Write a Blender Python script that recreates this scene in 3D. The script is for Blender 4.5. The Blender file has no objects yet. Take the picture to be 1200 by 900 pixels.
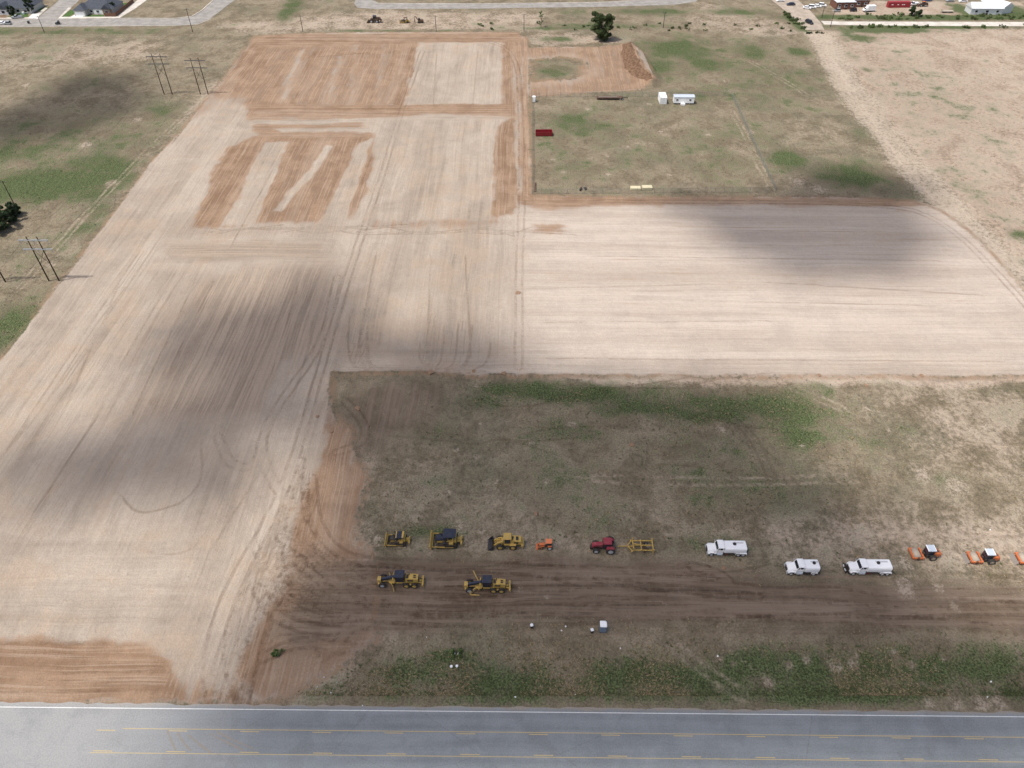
import bpy, bmesh, math, random
import numpy as np
from mathutils import Vector, Matrix
R = math.radians
random.seed(7); rng = np.random.default_rng(11)
scene = bpy.context.scene
C = scene.collection
# ------------------------------------------------------------------ camera, sky, sun, exposure
CAM_H, FPX, PITCH = 128.0, 860.0, R(43.4)
cam_d = bpy.data.cameras.new('camera'); cam = bpy.data.objects.new('camera', cam_d); C.objects.link(cam)
cam.location = (0, 0, CAM_H); cam.rotation_euler = (math.pi/2 - PITCH, 0, 0)
cam_d.sensor_width = 36.0; cam_d.lens = 36.0*FPX/1200.0; cam_d.clip_start = 0.5; cam_d.clip_end = 9000
scene.camera = cam
scene.render.resolution_x, scene.render.resolution_y = 1024, 768
SUN_EL = R(64); SH = Vector((0.93, 0.37, 0)).normalized()          # shadows fall along SH
SUN_DIR = Vector((-SH.x*math.cos(SUN_EL), -SH.y*math.cos(SUN_EL), math.sin(SUN_EL)))
world = bpy.data.worlds.new('World'); scene.world = world; world.use_nodes = True
wn = world.node_tree; wn.nodes.clear()
sky = wn.nodes.new('ShaderNodeTexSky'); sky.sky_type = 'NISHITA'; sky.sun_disc = False
sky.sun_elevation = SUN_EL; sky.sun_rotation = math.atan2(SUN_DIR.x, SUN_DIR.y)
sky.air_density = 1.0; sky.dust_density = 4.0; sky.ozone_density = 0.35
bg = wn.nodes.new('ShaderNodeBackground'); bg.inputs['Strength'].default_value = 0.14
wo = wn.nodes.new('ShaderNodeOutputWorld')
wn.links.new(sky.outputs[0], bg.inputs[0]); wn.links.new(bg.outputs[0], wo.inputs[0])
sl = bpy.data.lights.new('sun', 'SUN'); sl.energy = 3.6; sl.angle = R(0.53); sl.color = (1.0, 0.955, 0.895)
so = bpy.data.objects.new('sun', sl); C.objects.link(so)
so.rotation_euler = SUN_DIR.to_track_quat('Z', 'Y').to_euler(); so.location = (-60, -20, 300)
scene.view_settings.view_transform = 'Standard'; scene.view_settings.look = 'None'
scene.view_settings.exposure = 0.0; scene.view_settings.gamma = 1.0; scene.view_settings.use_curve_mapping = False

# ------------------------------------------------------------------ helpers
cT, sT = math.cos(PITCH), math.sin(PITCH)
def G(x, y, z=0.0):
    """pixel of the 1200x900 photograph -> point on the ground"""
    u = (x-600)/FPX; v = (y-450)/FPX
    t = (z-CAM_H)/(-sT - v*cT)
    return (u*t, (cT - v*sT)*t)
def W(pts): return [G(*p) for p in pts]
class NT:
    def __init__(s, name, rough=0.9, spec=0.2):
        s.m = bpy.data.materials.new(name); s.m.use_nodes = True
        s.t = s.m.node_tree; s.n = s.t.nodes; s.b = s.n['Principled BSDF']
        s.b.inputs['Roughness'].default_value = rough; s.b.inputs['Specular IOR Level'].default_value = spec
    def put(s, sock, v):
        if isinstance(v, bpy.types.NodeSocket): s.t.links.new(v, sock)
        elif isinstance(v, (tuple, list)):
            sock.default_value = tuple(v) + ((1.0,) if len(sock.default_value) == 4 and len(v) == 3 else ())
        else: sock.default_value = v
    def M(s, op, a, b=0.0, c=None, clamp=False):
        n = s.n.new('ShaderNodeMath'); n.operation = op; n.use_clamp = clamp
        s.put(n.inputs[0], a); s.put(n.inputs[1], b)
        if c is not None: s.put(n.inputs[2], c)
        return n.outputs[0]
    def mix(s, f, a, b, blend='MIX'):
        n = s.n.new('ShaderNodeMix'); n.data_type = 'RGBA'; n.blend_type = blend
        s.put(n.inputs[0], f); s.put(n.inputs[6], a); s.put(n.inputs[7], b); return n.outputs[2]
    def mixf(s, f, a, b):
        n = s.n.new('ShaderNodeMix'); n.data_type = 'FLOAT'
        s.put(n.inputs[0], f); s.put(n.inputs[2], a); s.put(n.inputs[3], b); return n.outputs[0]
    def ss(s, v, lo, hi, a=0.0, b=1.0):
        n = s.n.new('ShaderNodeMapRange'); n.interpolation_type = 'SMOOTHSTEP'
        s.put(n.inputs[0], v); s.put(n.inputs[1], lo); s.put(n.inputs[2], hi); s.put(n.inputs[3], a); s.put(n.inputs[4], b)
        return n.outputs[0]
    def noise(s, vec, scale, detail=3.0, rough=0.55, dist=0.0, dim='2D'):
        n = s.n.new('ShaderNodeTexNoise'); n.noise_dimensions = dim; s.put(n.inputs['Vector'], vec)
        n.inputs['Scale'].default_value = scale; n.inputs['Detail'].default_value = detail
        n.inputs['Roughness'].default_value = rough; n.inputs['Distortion'].default_value = dist
        return n.outputs[0]
    def mapping(s, vec, scale=(1, 1, 1), rot=0.0, loc=(0, 0, 0)):
        n = s.n.new('ShaderNodeMapping'); s.put(n.inputs[0], vec)
        n.inputs[1].default_value = loc; n.inputs[2].default_value = (0, 0, rot); n.inputs[3].default_value = scale
        return n.outputs[0]
    def pos(s): return s.n.new('ShaderNodeNewGeometry').outputs['Position']
    def attr(s, name):
        n = s.n.new('ShaderNodeAttribute'); n.attribute_name = name
        q = s.n.new('ShaderNodeSeparateColor'); s.t.links.new(n.outputs['Color'], q.inputs[0])
        return q.outputs[0], q.outputs[1], q.outputs[2], n.outputs['Alpha']
    def bump(s, h, strength=0.5, dist=0.1):
        n = s.n.new('ShaderNodeBump'); n.inputs['Strength'].default_value = strength; n.inputs['Distance'].default_value = dist
        s.put(n.inputs['Height'], h); s.t.links.new(n.outputs[0], s.b.inputs['Normal'])
    def color(s, c): s.put(s.b.inputs['Base Color'], c); return s.m

MATS = {}
def paint(name, col, rough=0.5, metal=0.0, dirt=0.3, dcol=(0.30, 0.22, 0.15), spec=0.4):
    """painted or bare surface with dust and wear of its own"""
    if name in MATS: return MATS[name]
    k = NT(name, rough, spec); k.b.inputs['Metallic'].default_value = metal
    tc = k.n.new('ShaderNodeTexCoord').outputs['Object']
    n = k.noise(tc, 1.7, 4, 0.65, dim='3D'); n2 = k.noise(tc, 9.0, 2, 0.6, dim='3D')
    f = k.M('MULTIPLY', k.ss(k.M('ADD', k.M('MULTIPLY', n, 0.7), k.M('MULTIPLY', n2, 0.3)), 0.42, 0.75), dirt, clamp=True)
    c = k.mix(f, col, dcol)
    k.color(c); k.put(k.b.inputs['Roughness'], k.mixf(f, rough, 0.9))
    MATS[name] = k.m; return k.m

class MB:
    """collects shapes; build() links them as ONE mesh object"""
    def __init__(s): s.v = []; s.f = []
    def add(s, vs, fs):
        o = len(s.v); s.v += [tuple(v) for v in vs]; s.f += [tuple(i+o for i in f) for f in fs]; return s
    def box(s, c, d, rz=0.0, ry=0.0, rx=0.0, taper=1.0, tx=None):
        hx, hy, hz = d[0]/2, d[1]/2, d[2]/2
        tx = taper if tx is None else tx
        vs = [(-hx, -hy, -hz), (hx, -hy, -hz), (hx, hy, -hz), (-hx, hy, -hz),
              (-hx*tx, -hy*taper, hz), (hx*tx, -hy*taper, hz), (hx*tx, hy*taper, hz), (-hx*tx, hy*taper, hz)]
        m = Matrix.Translation(c) @ Matrix.Rotation(rz, 4, 'Z') @ Matrix.Rotation(ry, 4, 'Y') @ Matrix.Rotation(rx, 4, 'X')
        return s.add([m @ Vector(v) for v in vs], [(3, 2, 1, 0), (4, 5, 6, 7), (0, 1, 5, 4), (1, 2, 6, 5), (2, 3, 7, 6), (3, 0, 4, 7)])
    def rbox(s, c, d, b=0.08, rz=0.0, ry=0.0):
        """box with chamfered vertical and top edges"""
        hx, hy, hz = d[0]/2, d[1]/2, d[2]/2
        ring = lambda x, y, e: [(-x+e, -y), (x-e, -y), (x, -y+e), (x, y-e), (x-e, y), (-x+e, y), (-x, y-e), (-x, -y+e)]
        vs = [(p[0], p[1], -hz) for p in ring(hx, hy, b)] + [(p[0], p[1], hz-b) for p in ring(hx, hy, b)] + [(p[0], p[1], hz) for p in ring(hx-b, hy-b, b*0.6)]
        fs = [tuple(range(7, -1, -1)), tuple(range(16, 24))]
        for r in (0, 8):
            for i in range(8): fs.append((r+i, r+(i+1) % 8, r+8+(i+1) % 8, r+8+i))
        m = Matrix.Translation(c) @ Matrix.Rotation(rz, 4, 'Z') @ Matrix.Rotation(ry, 4, 'Y')
        return s.add([m @ Vector(v) for v in vs], fs)
    def cyl(s, a, b, r, n=10, r2=None, caps=True):
        a, b = Vector(a), Vector(b); r2 = r if r2 is None else r2
        q = (b-a).to_track_quat('Z', 'Y'); vs = []
        for p, rr in ((a, r), (b, r2)):
            for i in range(n):
                t = 2*math.pi*i/n; vs.append(p + q @ Vector((rr*math.cos(t), rr*math.sin(t), 0)))
        fs = [(i, (i+1) % n, n+(i+1) % n, n+i) for i in range(n)]
        if caps: fs += [tuple(range(n-1, -1, -1)), tuple(range(n, 2*n))]
        return s.add(vs, fs)
    def prism(s, prof, y0, y1, ax='y'):
        """profile in x,z pulled from y0 to y1 (counter-clockwise seen from -y)"""
        n = len(prof)
        if ax == 'y': vs = [(p[0], y0, p[1]) for p in prof] + [(p[0], y1, p[1]) for p in prof]
        else: vs = [(y0, p[0], p[1]) for p in prof] + [(y1, p[0], p[1]) for p in prof]
        fs = [tuple(range(n)), tuple(range(2*n-1, n-1, -1))] + [((i+1) % n, i, n+i, n+(i+1) % n) for i in range(n)]
        return s.add(vs, fs)
    def loft(s, rings):
        """closed rings of equal length joined end to end"""
        n = len(rings[0]); vs = [v for r in rings for v in r]; fs = []
        for k in range(len(rings)-1):
            for i in range(n): fs.append((k*n+i, k*n+(i+1) % n, (k+1)*n+(i+1) % n, (k+1)*n+i))
        fs += [tuple(range(n-1, -1, -1)), tuple(range((len(rings)-1)*n, len(rings)*n))]
        return s.add(vs, fs)
    def mesh(s, name, mat, smooth=False):
        me = bpy.data.meshes.new(name); me.from_pydata(s.v, [], s.f); me.materials.append(mat)
        bm = bmesh.new(); bm.from_mesh(me); bmesh.ops.recalc_face_normals(bm, faces=bm.faces); bm.to_mesh(me); bm.free()
        if smooth:
            me.shade_smooth()
        return me
    def build(s, name, mat, parent=None, smooth=False, loc=(0, 0, 0), rz=0.0):
        return link(name, s.mesh(name, mat, smooth), parent, loc, rz)
def link(name, me, parent=None, loc=(0, 0, 0), rz=0.0):
    o = bpy.data.objects.new(name, me); C.objects.link(o); o.parent = parent
    o.location = loc; o.rotation_euler = (0, 0, rz); return o
def tag(o, label=None, cat=None, group=None, kind=None):
    for k, v in (('label', label), ('category', cat), ('group', group), ('kind', kind)):
        if v: o[k] = v
    return o
def thing(name, label, cat, loc, rz=0.0, group=None):
    o = bpy.data.objects.new(name, None); C.objects.link(o); o.empty_display_size = 0.5
    o.location = (loc[0], loc[1], loc[2] if len(loc) > 2 else 0.0); o.rotation_euler = (0, 0, rz)
    return tag(o, label, cat, group)
def copy_tree(o, parent=None):
    c = o.copy(); C.objects.link(c); c.parent = parent
    for ch in list(o.children): copy_tree(ch, c)
    return c

# ------------------------------------------------------------------ ground fields (what soil or growth lies where)
def sdf(poly, X, Y, margin=40.0):
    """signed distance to a polygon, positive inside; far points get -margin"""
    P = np.array(poly); out = np.full(X.shape, -margin)
    sel = (X > P[:, 0].min()-margin) & (X < P[:, 0].max()+margin) & (Y > P[:, 1].min()-margin) & (Y < P[:, 1].max()+margin)
    x, y = X[sel], Y[sel]
    if x.size == 0: return out
    d = np.full(x.shape, 1e9); ins = np.zeros(x.shape, bool); n = len(P)
    for i in range(n):
        ax, ay = P[i]; bx, by = P[(i+1) % n]; ex, ey = bx-ax, by-ay
        t = np.clip(((x-ax)*ex+(y-ay)*ey)/(ex*ex+ey*ey+1e-9), 0, 1)
        d = np.minimum(d, (x-ax-t*ex)**2+(y-ay-t*ey)**2)
        if ay != by: ins ^= ((ay > y) != (by > y)) & (x < (bx-ax)*(y-ay)/(by-ay)+ax)
    d = np.sqrt(d); out[sel] = np.maximum(np.where(ins, d, -d), -margin); return out
def lined(lines, X, Y, reach=6.0):
    """signed sideways distance to the nearest of several lines"""
    out = np.full(X.shape, reach)
    for ln in lines:
        P = np.array(smooth_line(W(ln)))
        sel = np.flatnonzero((X > P[:, 0].min()-reach) & (X < P[:, 0].max()+reach) & (Y > P[:, 1].min()-reach) & (Y < P[:, 1].max()+reach))
        for i in range(len(P)-1):
            ax, ay = P[i]; bx, by = P[i+1]; ex, ey = bx-ax, by-ay; L = math.hypot(ex, ey)+1e-9
            m = (X[sel] > min(ax, bx)-reach) & (X[sel] < max(ax, bx)+reach) & (Y[sel] > min(ay, by)-reach) & (Y[sel] < max(ay, by)+reach)
            q = sel[m]; x, y = X[q]-ax, Y[q]-ay
            t = np.clip((x*ex+y*ey)/(L*L), 0, 1)
            dd = np.hypot(x-t*ex, y-t*ey); sg = np.where(x*ey-y*ex >= 0, 1.0, -1.0)
            b = dd < np.abs(out[q]); out[q[b]] = (sg*dd)[b]
    return out
def smooth_line(P):
    for _ in range(2):
        Q = [P[0]]
        for a, b in zip(P[:-1], P[1:]):
            Q += [(a[0]*.75+b[0]*.25, a[1]*.75+b[1]*.25), (a[0]*.25+b[0]*.75, a[1]*.25+b[1]*.75)]
        P = Q+[P[-1]]
    return P
def soft(poly, X, Y, s): return np.clip(0.5+sdf(poly, X, Y)/s, 0, 1)
def vnoise(X, Y, sc, seed=0):
    r = np.random.default_rng(seed); T = r.random((256, 256))
    x, y = X/sc+500.3, Y/sc+500.7; i, j = np.floor(x).astype(int), np.floor(y).astype(int); fx, fy = x-i, y-j
    fx = fx*fx*(3-2*fx); fy = fy*fy*(3-2*fy)
    g = lambda a, b: T[a % 256, b % 256]
    return (g(i, j)*(1-fx)+g(i+1, j)*fx)*(1-fy)+(g(i, j+1)*(1-fx)+g(i+1, j+1)*fx)*fy

SITE = W([(-317, 826), (18, 400), (72, 330), (120, 268), (176, 192), (212, 154), (224, 140), (256, 100), (297, 43), (360, 39), (520, 38), (606, 38), (617, 46), (620, 70), (621, 110),
          (623, 229), (680, 231), (800, 231), (1000, 232), (1070, 236), (1100, 246), (1145, 280), (1190, 330), (1240, 385), (1300, 441), (1200, 441), (900, 440.5), (640, 439), (560, 440), (500, 436), (390, 437),
          (386, 480), (373, 540), (357, 590), (342, 630), (328, 670), (318, 705), (300, 740), (290, 762), (280, 785), (300, 826)])
STOCK = W([(619, 56), (660, 56), (700, 55), (738, 51), (752, 62), (768, 96), (752, 105), (700, 108), (650, 111), (619, 114)])
FAN = W([(384, 470), (420, 500), (436, 560), (424, 620), (438, 660), (436, 720), (440, 755), (400, 785), (345, 815), (330, 828), (270, 828), (262, 790), (282, 740), (310, 670), (340, 590), (368, 510)])
BROWN = [  # polygon, amount, softness in metres
    ([(297, 42), (490, 44), (486, 80), (474, 124), (330, 128), (300, 126), (252, 120), (262, 96)], .80, 6),
    ([(297, 40), (612, 38), (612, 49), (300, 56)], 1.15, 4),
    ([(222, 142), (256, 100), (297, 43), (345, 46), (318, 80), (275, 108), (240, 136)], 1.0, 6),
    ([(364, 60), (484, 60), (484, 64), (372, 64), (348, 122), (338, 122)], 1.15, 3), ([(466, 52), (491, 48), (489, 66), (480, 92), (476, 124), (458, 124)], 1.1, 5),
    ([(588, 44), (620, 44), (624, 234), (604, 234), (600, 124), (588, 122)], .88, 4),
    ([(292, 124), (604, 121), (604, 137), (520, 133), (440, 138), (292, 138)], 1.08, 4),
    ([(226, 268), (247, 213), (267, 173), (300, 158), (456, 154), (424, 240), (410, 258), (300, 262)], .92, 4), ([(228, 266), (247, 213), (267, 173), (300, 164), (283, 200), (260, 244), (243, 262)], 1.25, 3.5), ([(404, 242), (440, 156), (454, 156), (421, 244)], 1.25, 3),
    ([(573, 256), (576, 190), (582, 148), (603, 136), (607, 215), (600, 250)], 1.15, 4),
    ([(426, 262), (430, 256), (580, 255), (600, 262), (560, 268), (430, 268)], .55, 5),
    ([(600, 226), (1075, 233), (1105, 246), (1085, 243), (760, 240), (640, 246), (604, 244)], .9, 5),
    ([(628, 262), (660, 262), (660, 274), (628, 272)], .8, 6),
    ([(286, 138), (425, 136), (425, 162), (300, 163)], .78, 4),
    ([(-320, 826), (-320, 752), (0, 750), (130, 748), (165, 752), (190, 766), (198, 790), (222, 826)], 1.05, 3),
    ([(215, 826), (225, 806), (260, 812), (280, 790), (300, 826)], .85, 4),
]
PALE_IN_BROWN = [  # bare chalky strips inside the brown panels
    ([(489, 50), (588, 50), (588, 100), (584, 121), (478, 121), (484, 95)], 1.0, 3.5), ([(440, 140), (583, 138), (576, 185), (573, 255), (430, 254)], 1.0, 4),
    ([(296, 141), (436, 139), (436, 143.5), (290, 146)], .95, 2), ([(320, 151), (440, 150), (438, 154), (330, 155)], .9, 2),
    ([(322, 246), (386, 168), (394, 170), (331, 247)], .95, 1.5), ([(374, 262), (421, 168), (437, 162), (405, 258)], .95, 2),
    ([(263, 262), (309, 168), (338, 166), (300, 262)], .95, 2), ([(205, 150), (250, 112), (290, 114), (280, 122), (240, 150)], .45, 8),
    ([(408, 122), (416, 48), (421, 48), (414, 122)], .35, 3), ([(440, 122), (448, 50), (452, 50), (446, 122)], .35, 3), ([(380, 122), (396, 66), (401, 66), (388, 122)], .4, 3), ([(325, 118), (350, 60), (358, 58), (334, 118)], .5, 3),
    ([(606, 225), (604, 130), (600, 60), (604, 60), (609, 130), (611, 225)], .6, 2),
]
DULL = [  # grey-brown loosened soil on the graded land
    ([(222, 320), (392, 305), (388, 400), (335, 440), (305, 492), (150, 502), (160, 470), (208, 390)], .85, 12), ([(20, 565), (60, 520), (330, 500), (320, 565), (160, 605), (40, 600)], .45, 18),
    ([(395, 290), (470, 290), (440, 430), (388, 434)], .5, 10), ([(470, 300), (620, 290), (620, 436), (470, 436)], .42, 12), ([(190, 283), (385, 280), (385, 306), (190, 308)], .75, 5), ([(160, 262), (420, 262), (420, 275), (200, 280)], .5, 6),
    ([(150, 590), (330, 560), (310, 640), (220, 680), (100, 680)], .35, 20), ([(0, 440), (110, 330), (150, 330), (20, 520)], .35, 12), ([(640, 310), (1180, 305), (1190, 350), (640, 352)], .3, 12), ([(780, 240), (1090, 246), (1100, 300), (780, 290)], .28, 10)]
EW = [([(608, 232), (1400, 232), (1400, 442), (612, 442)], 6), ([(330, 645), (1300, 655), (1300, 745), (330, 760)], 8), ([(-320, 826), (-320, 748), (190, 748), (200, 826)], 5),
      ([(295, 122), (600, 122), (600, 140), (295, 140)], 4), ([(290, 138), (430, 138), (430, 162), (300, 162)], 4), ([(190, 280), (385, 280), (385, 308), (190, 308)], 8), ([(297, 40), (612, 38), (612, 49), (300, 56)], 4),
      ([(40, 650), (200, 650), (200, 745), (-100, 745)], 25), ([(400, 405), (620, 405), (620, 440), (400, 440)], 6)]
BARE = [  # polygon, amount, softness: bare tan ground in the open land
    ([(955, 34), (1500, 30), (1500, 420), (1200, 330), (1110, 248)], .85, 10), ([(940, 36), (975, 36), (1010, 110), (1065, 190), (1125, 250), (1090, 240), (1040, 180), (985, 100)], 1.0, 6),
    ([(1060, 235), (1130, 240), (1300, 400), (1300, 445), (1180, 320)], .9, 8),
    ([(345, 600), (385, 500), (430, 545), (410, 620), (350, 660)], .95, 14),
    ([(640, 440), (1300, 441), (1300, 452), (700, 450)], 1.0, 4), ([(330, 640), (420, 600), (450, 650), (360, 690)], .8, 10), ([(430, 520), (640, 540), (700, 600), (640, 650), (440, 650)], .32, 25), ([(430, 600), (1000, 600), (1000, 660), (430, 660)], .38, 14),
    ([(290, 815), (310, 745), (400, 715), (460, 745), (400, 800), (340, 826)], .8, 10), ([(1010, 445), (1240, 450), (1240, 560), (1090, 560)], .45, 20),
    ([(860, 600), (1250, 590), (1250, 670), (900, 668)], .6, 16), ([(1050, 625), (1240, 640), (1240, 690), (1060, 670)], .6, 10),
    ([(240, 30), (430, 12), (640, 14), (640, 37), (420, 37), (290, 40)], .6, 12), ([(-60, 52), (180, 44), (200, 70), (60, 80), (-60, 90)], .5, 20), ([(620, 36), (700, 40), (760, 45), (740, 52), (620, 55)], .6, 8),
    ([(820, 0), (900, 20), (960, 40), (900, 45), (800, 30)], .5, 10), ([(150, 240), (230, 150), (250, 125), (270, 95), (250, 90), (215, 130), (130, 230), (60, 300), (80, 310)], .45, 8),
    ([(975, 2), (1200, 2), (1200, 14), (1100, 20), (975, 24)], .95, 5), ([(630, 140), (1040, 130), (1060, 190), (700, 190)], .22, 20)]
HAUL = [([(352, 662), (420, 652), (640, 652), (820, 662), (960, 680), (1260, 690), (1260, 744), (1000, 745), (800, 735), (640, 730), (520, 735), (430, 745), (350, 760), (320, 740)], .95, 8), ([(328, 655), (352, 640), (400, 655), (420, 690), (350, 720), (318, 715)], .8, 12), ([(340, 690), (440, 700), (450, 750), (400, 780), (330, 785), (310, 765)], .6, 14), ([(392, 440), (545, 443), (510, 495), (440, 545), (392, 500)], .62, 14)]
GREEN = [(60, 215, 90, 20, 1.25), (110, 195, 60, 16, .8), (10, 180, 45, 22, .6), (190, 132, 26, 16, .5), (142, 218, 22, 9, .6), (120, 245, 25, 16, .6), (20, 378, 40, 34, .75), (70, 300, 40, 30, .35), (100, 270, 30, 20, .4),
         (60, 38, 160, 5, .5), (60, 150, 90, 20, .3), (100, 95, 60, 12, .3), (790, 58, 55, 16, .8), (832, 76, 30, 10, .7), (880, 62, 25, 12, .55), (936, 61, 15, 6, .7), (921, 186, 22, 12, 1.0), (650, 82, 26, 9, .6),
         (700, 150, 60, 18, .4), (680, 198, 50, 16, .4), (870, 165, 60, 35, .35), (1000, 205, 45, 16, .8), (820, 200, 45, 18, .35), (652, 46, 22, 4, .7), (665, 140, 40, 16, .45), (840, 110, 60, 18, .4), (1010, 150, 30, 10, .3),
         (600, 458, 60, 12, .85), (560, 470, 40, 12, .8), (690, 462, 80, 12, .7), (760, 480, 70, 18, .7), (840, 480, 60, 22, .7), (922, 478, 48, 26, 1.0), (935, 512, 38, 16, .8), (500, 505, 34, 14, .6), (800, 520, 90, 26, .35),
         (640, 560, 120, 36, .22), (870, 570, 95, 36, .4), (540, 570, 60, 22, .18), (680, 505, 60, 16, .5), (1062, 500, 20, 10, .45), (1105, 560, 32, 9, .5), (1030, 520, 20, 8, .4), (500, 622, 42, 10, .5), (830, 638, 70, 12, .35), (700, 620, 80, 14, .3),
         (500, 790, 110, 22, .65), (620, 803, 130, 18, .9), (760, 793, 160, 24, 1.0), (950, 782, 150, 26, 1.1), (1120, 778, 130, 28, 1.0), (1300, 778, 130, 28, 1.0), (530, 770, 34, 9, .8), (325, 764, 11, 4, 1.1), (1180, 758, 60, 7, .7), (420, 805, 60, 15, .45),
         (500, 815, 150, 14, .6), (700, 815, 200, 14, .95), (950, 812, 200, 16, 1.0), (1180, 812, 150, 14, .8), (740, 165, 110, 45, .28), (660, 175, 40, 45, .28), (840, 180, 60, 40, .34), (760, 75, 60, 22, .6), (900, 90, 60, 30, .45), (40, 60, 60, 12, .3), (100, 160, 110, 30, .42), (180, 170, 50, 25, .4), (1080, 120, 110, 60, .25), (1130, 230, 60, 60, .3), (1050, 80, 60, 25, .25), (985, 60, 20, 14, .5), (1016, 82, 12, 4, .6), (1020, 160, 30, 16, .35), (1100, 210, 25, 14, .45), (1195, 275, 20, 8, .7), (1010, 44, 22, 6, .8), (1050, 20.5, 90, 2.4, 1.2), (1100, 20.5, 160, 2.6, 1.4), (1000, 20, 40, 2.6, 1.3), (1175, 16, 50, 4, 1.2), (1030, 36, 70, 4, .9), (985, 45, 16, 6, .6), (935, 25, 10, 12, 1.1), (860, 14, 40, 4, .7), (1128, 12, 14, 8, 1.1), (1070, 32, 100, 2.5, .9), (700, 30, 130, 3, .4), (760, 14, 90, 4, .6), (1190, 12, 14, 6, 1.1), (470, 36, 100, 1.8, .5), (340, 12, 12, 16, .7), (655, 33, 60, 2, .6)]
PALESPOT = [(558, 452, 3), (562, 497, 4), (670, 497, 6), (535, 527, 5), (558, 536, 6), (622, 519, 5), (640, 565, 4), (583, 565, 4), (525, 577, 5), (450, 580, 5), (845, 502, 9), (1015, 480, 7), (940, 522, 4), (745, 452, 6), (1140, 505, 10), (1155, 500, 8), (1040, 505, 6), (1080, 555, 18), (1120, 570, 20),
            (925, 780, 7), (945, 773, 8), (1000, 780, 9), (1003, 768, 5), (1048, 765, 6), (980, 782, 12), (842, 772, 5), (860, 778, 4), (1107, 772, 4), (1098, 783, 4), (1068, 780, 5), (900, 800, 8), (1150, 826, 14), (1120, 825, 10), (1170, 824, 12), (1090, 826, 9), (400, 575, 8), (540, 617, 10), (565, 622, 7), (440, 632, 12), (760, 640, 5),
            (775, 155, 6), (830, 158, 5), (735, 172, 5), (712, 183, 5), (660, 202, 5), (712, 204, 6), (785, 205, 4), (648, 187, 4), (935, 213, 14), (960, 222, 14), (850, 95, 4), (880, 155, 6), (760, 122, 5), (690, 128, 6), (30, 100, 8), (100, 170, 12), (130, 215, 8), (160, 140, 9), (60, 310, 9), (610, 690, 6), (1060, 660, 12), (1100, 690, 10), (1120, 712, 10), (1060, 690, 20), (640, 700, 5)]
TRACKS = [[(330, 630), (390, 668), (470, 703), (600, 714), (760, 713), (900, 710), (1050, 716), (1230, 730)], [(365, 655), (480, 661), (600, 664), (740, 676), (860, 688), (1000, 702), (1230, 712)],
          [(340, 690), (430, 722), (520, 730), (700, 724), (920, 716)], [(812, 664), (848, 674), (861, 692), (860, 715), (842, 738)], [(400, 690), (418, 715), (405, 745), (380, 768)], [(460, 700), (560, 690), (640, 700), (740, 690)],
          [(900, 700), (960, 690), (1020, 700), (1100, 720)], [(395, 325), (380, 400), (322, 480), (304, 520), (318, 565), (345, 600), (372, 640), (420, 680)], [(256, 512), (268, 545), (300, 549), (306, 520)], [(500, 712), (640, 705), (800, 700), (960, 718), (1200, 718)], [(520, 665), (640, 668), (700, 690), (820, 702)], [(283, 752), (287, 775), (300, 740), (312, 705)], [(800, 500), (840, 480), (880, 505), (905, 560)], [(405, 470), (430, 498), (425, 520), (395, 530)],
          [(250, 826), (243, 780), (255, 720), (285, 660), (320, 600), (345, 540), (365, 470), (388, 390), (415, 300), (450, 200), (470, 130), (495, 60)], [(470, 702), (400, 692), (362, 652), (346, 600), (352, 540)], [(460, 716), (392, 716), (346, 690), (334, 640), (350, 580)], [(440, 660), (395, 650), (368, 610), (366, 560)], [(430, 732), (370, 742), (322, 722), (302, 690)], [(400, 760), (350, 750), (310, 770)], [(380, 700), (340, 660), (325, 700), (300, 760), (285, 820)], [(608, 430), (608, 320), (612, 240), (611, 140), (606, 60), (560, 44), (400, 44)], [(268, 826), (250, 760), (275, 690), (310, 620), (340, 560)], [(610, 225), (630, 236), (760, 236), (1050, 238), (1110, 262), (1170, 320), (1230, 390)]]
def between(a, b, n):
    return [[((1-q)*p[0]+q*r_[0]+random.uniform(-3, 3), (1-q)*p[1]+q*r_[1]+random.uniform(-2, 2)) for p, r_ in zip(a, b)] for q in np.linspace(0, 1, n)]
SWEEP = between([(352, 560), (356, 618), (392, 656), (450, 668), (560, 672)], [(300, 650), (322, 712), (392, 738), (480, 736), (600, 728)], 9)   # machines turning off the graded land
SWEEP += between([(350, 545), (302, 650), (264, 740), (236, 828)], [(372, 590), (330, 690), (300, 765), (292, 828)], 7)
for _ in range(26):
    x_, y_, sl = random.uniform(340, 1150), random.uniform(660, 736), random.uniform(-.02, .05); L_ = random.uniform(120, 420)
    SWEEP.append([(x_+L_*q, y_+L_*sl*q+12*math.sin(3*q+x_)*q) for q in (0, .35, .7, 1)])
for _ in range(1):
    x_, y_ = random.uniform(60, 330), random.uniform(520, 720); sc_ = random.uniform(20, 60); a_ = random.uniform(0, 6.3); b_ = random.uniform(1.2, 3.5)
    SWEEP.append([(x_+sc_*math.cos(a_+b_*q), y_+.6*sc_*math.sin(a_+b_*q)) for q in (0, .25, .5, .75, 1)])
for _ in range(14):
    x_ = random.uniform(395, 600); SWEEP.append([(x_, random.uniform(360, 405)), (x_-3, 424), (x_+(14 if x_ < 500 else -14), 433), (x_+(1 if x_ < 500 else -1)*random.uniform(40, 90), 435)])
for _ in range(14):
    x_ = random.uniform(230, 560); SWEEP.append([(x_, random.uniform(262, 276)), (x_+40, random.uniform(264, 276)), (x_+random.uniform(60, 130), random.uniform(262, 278))])
for _ in range(12):
    x_ = random.uniform(440, 1150); y_ = random.uniform(455, 640); SWEEP.append([(x_, y_), (x_+random.uniform(20, 60), y_+random.uniform(-12, 12)), (x_+random.uniform(70, 150), y_+random.uniform(-20, 20))])
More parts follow.
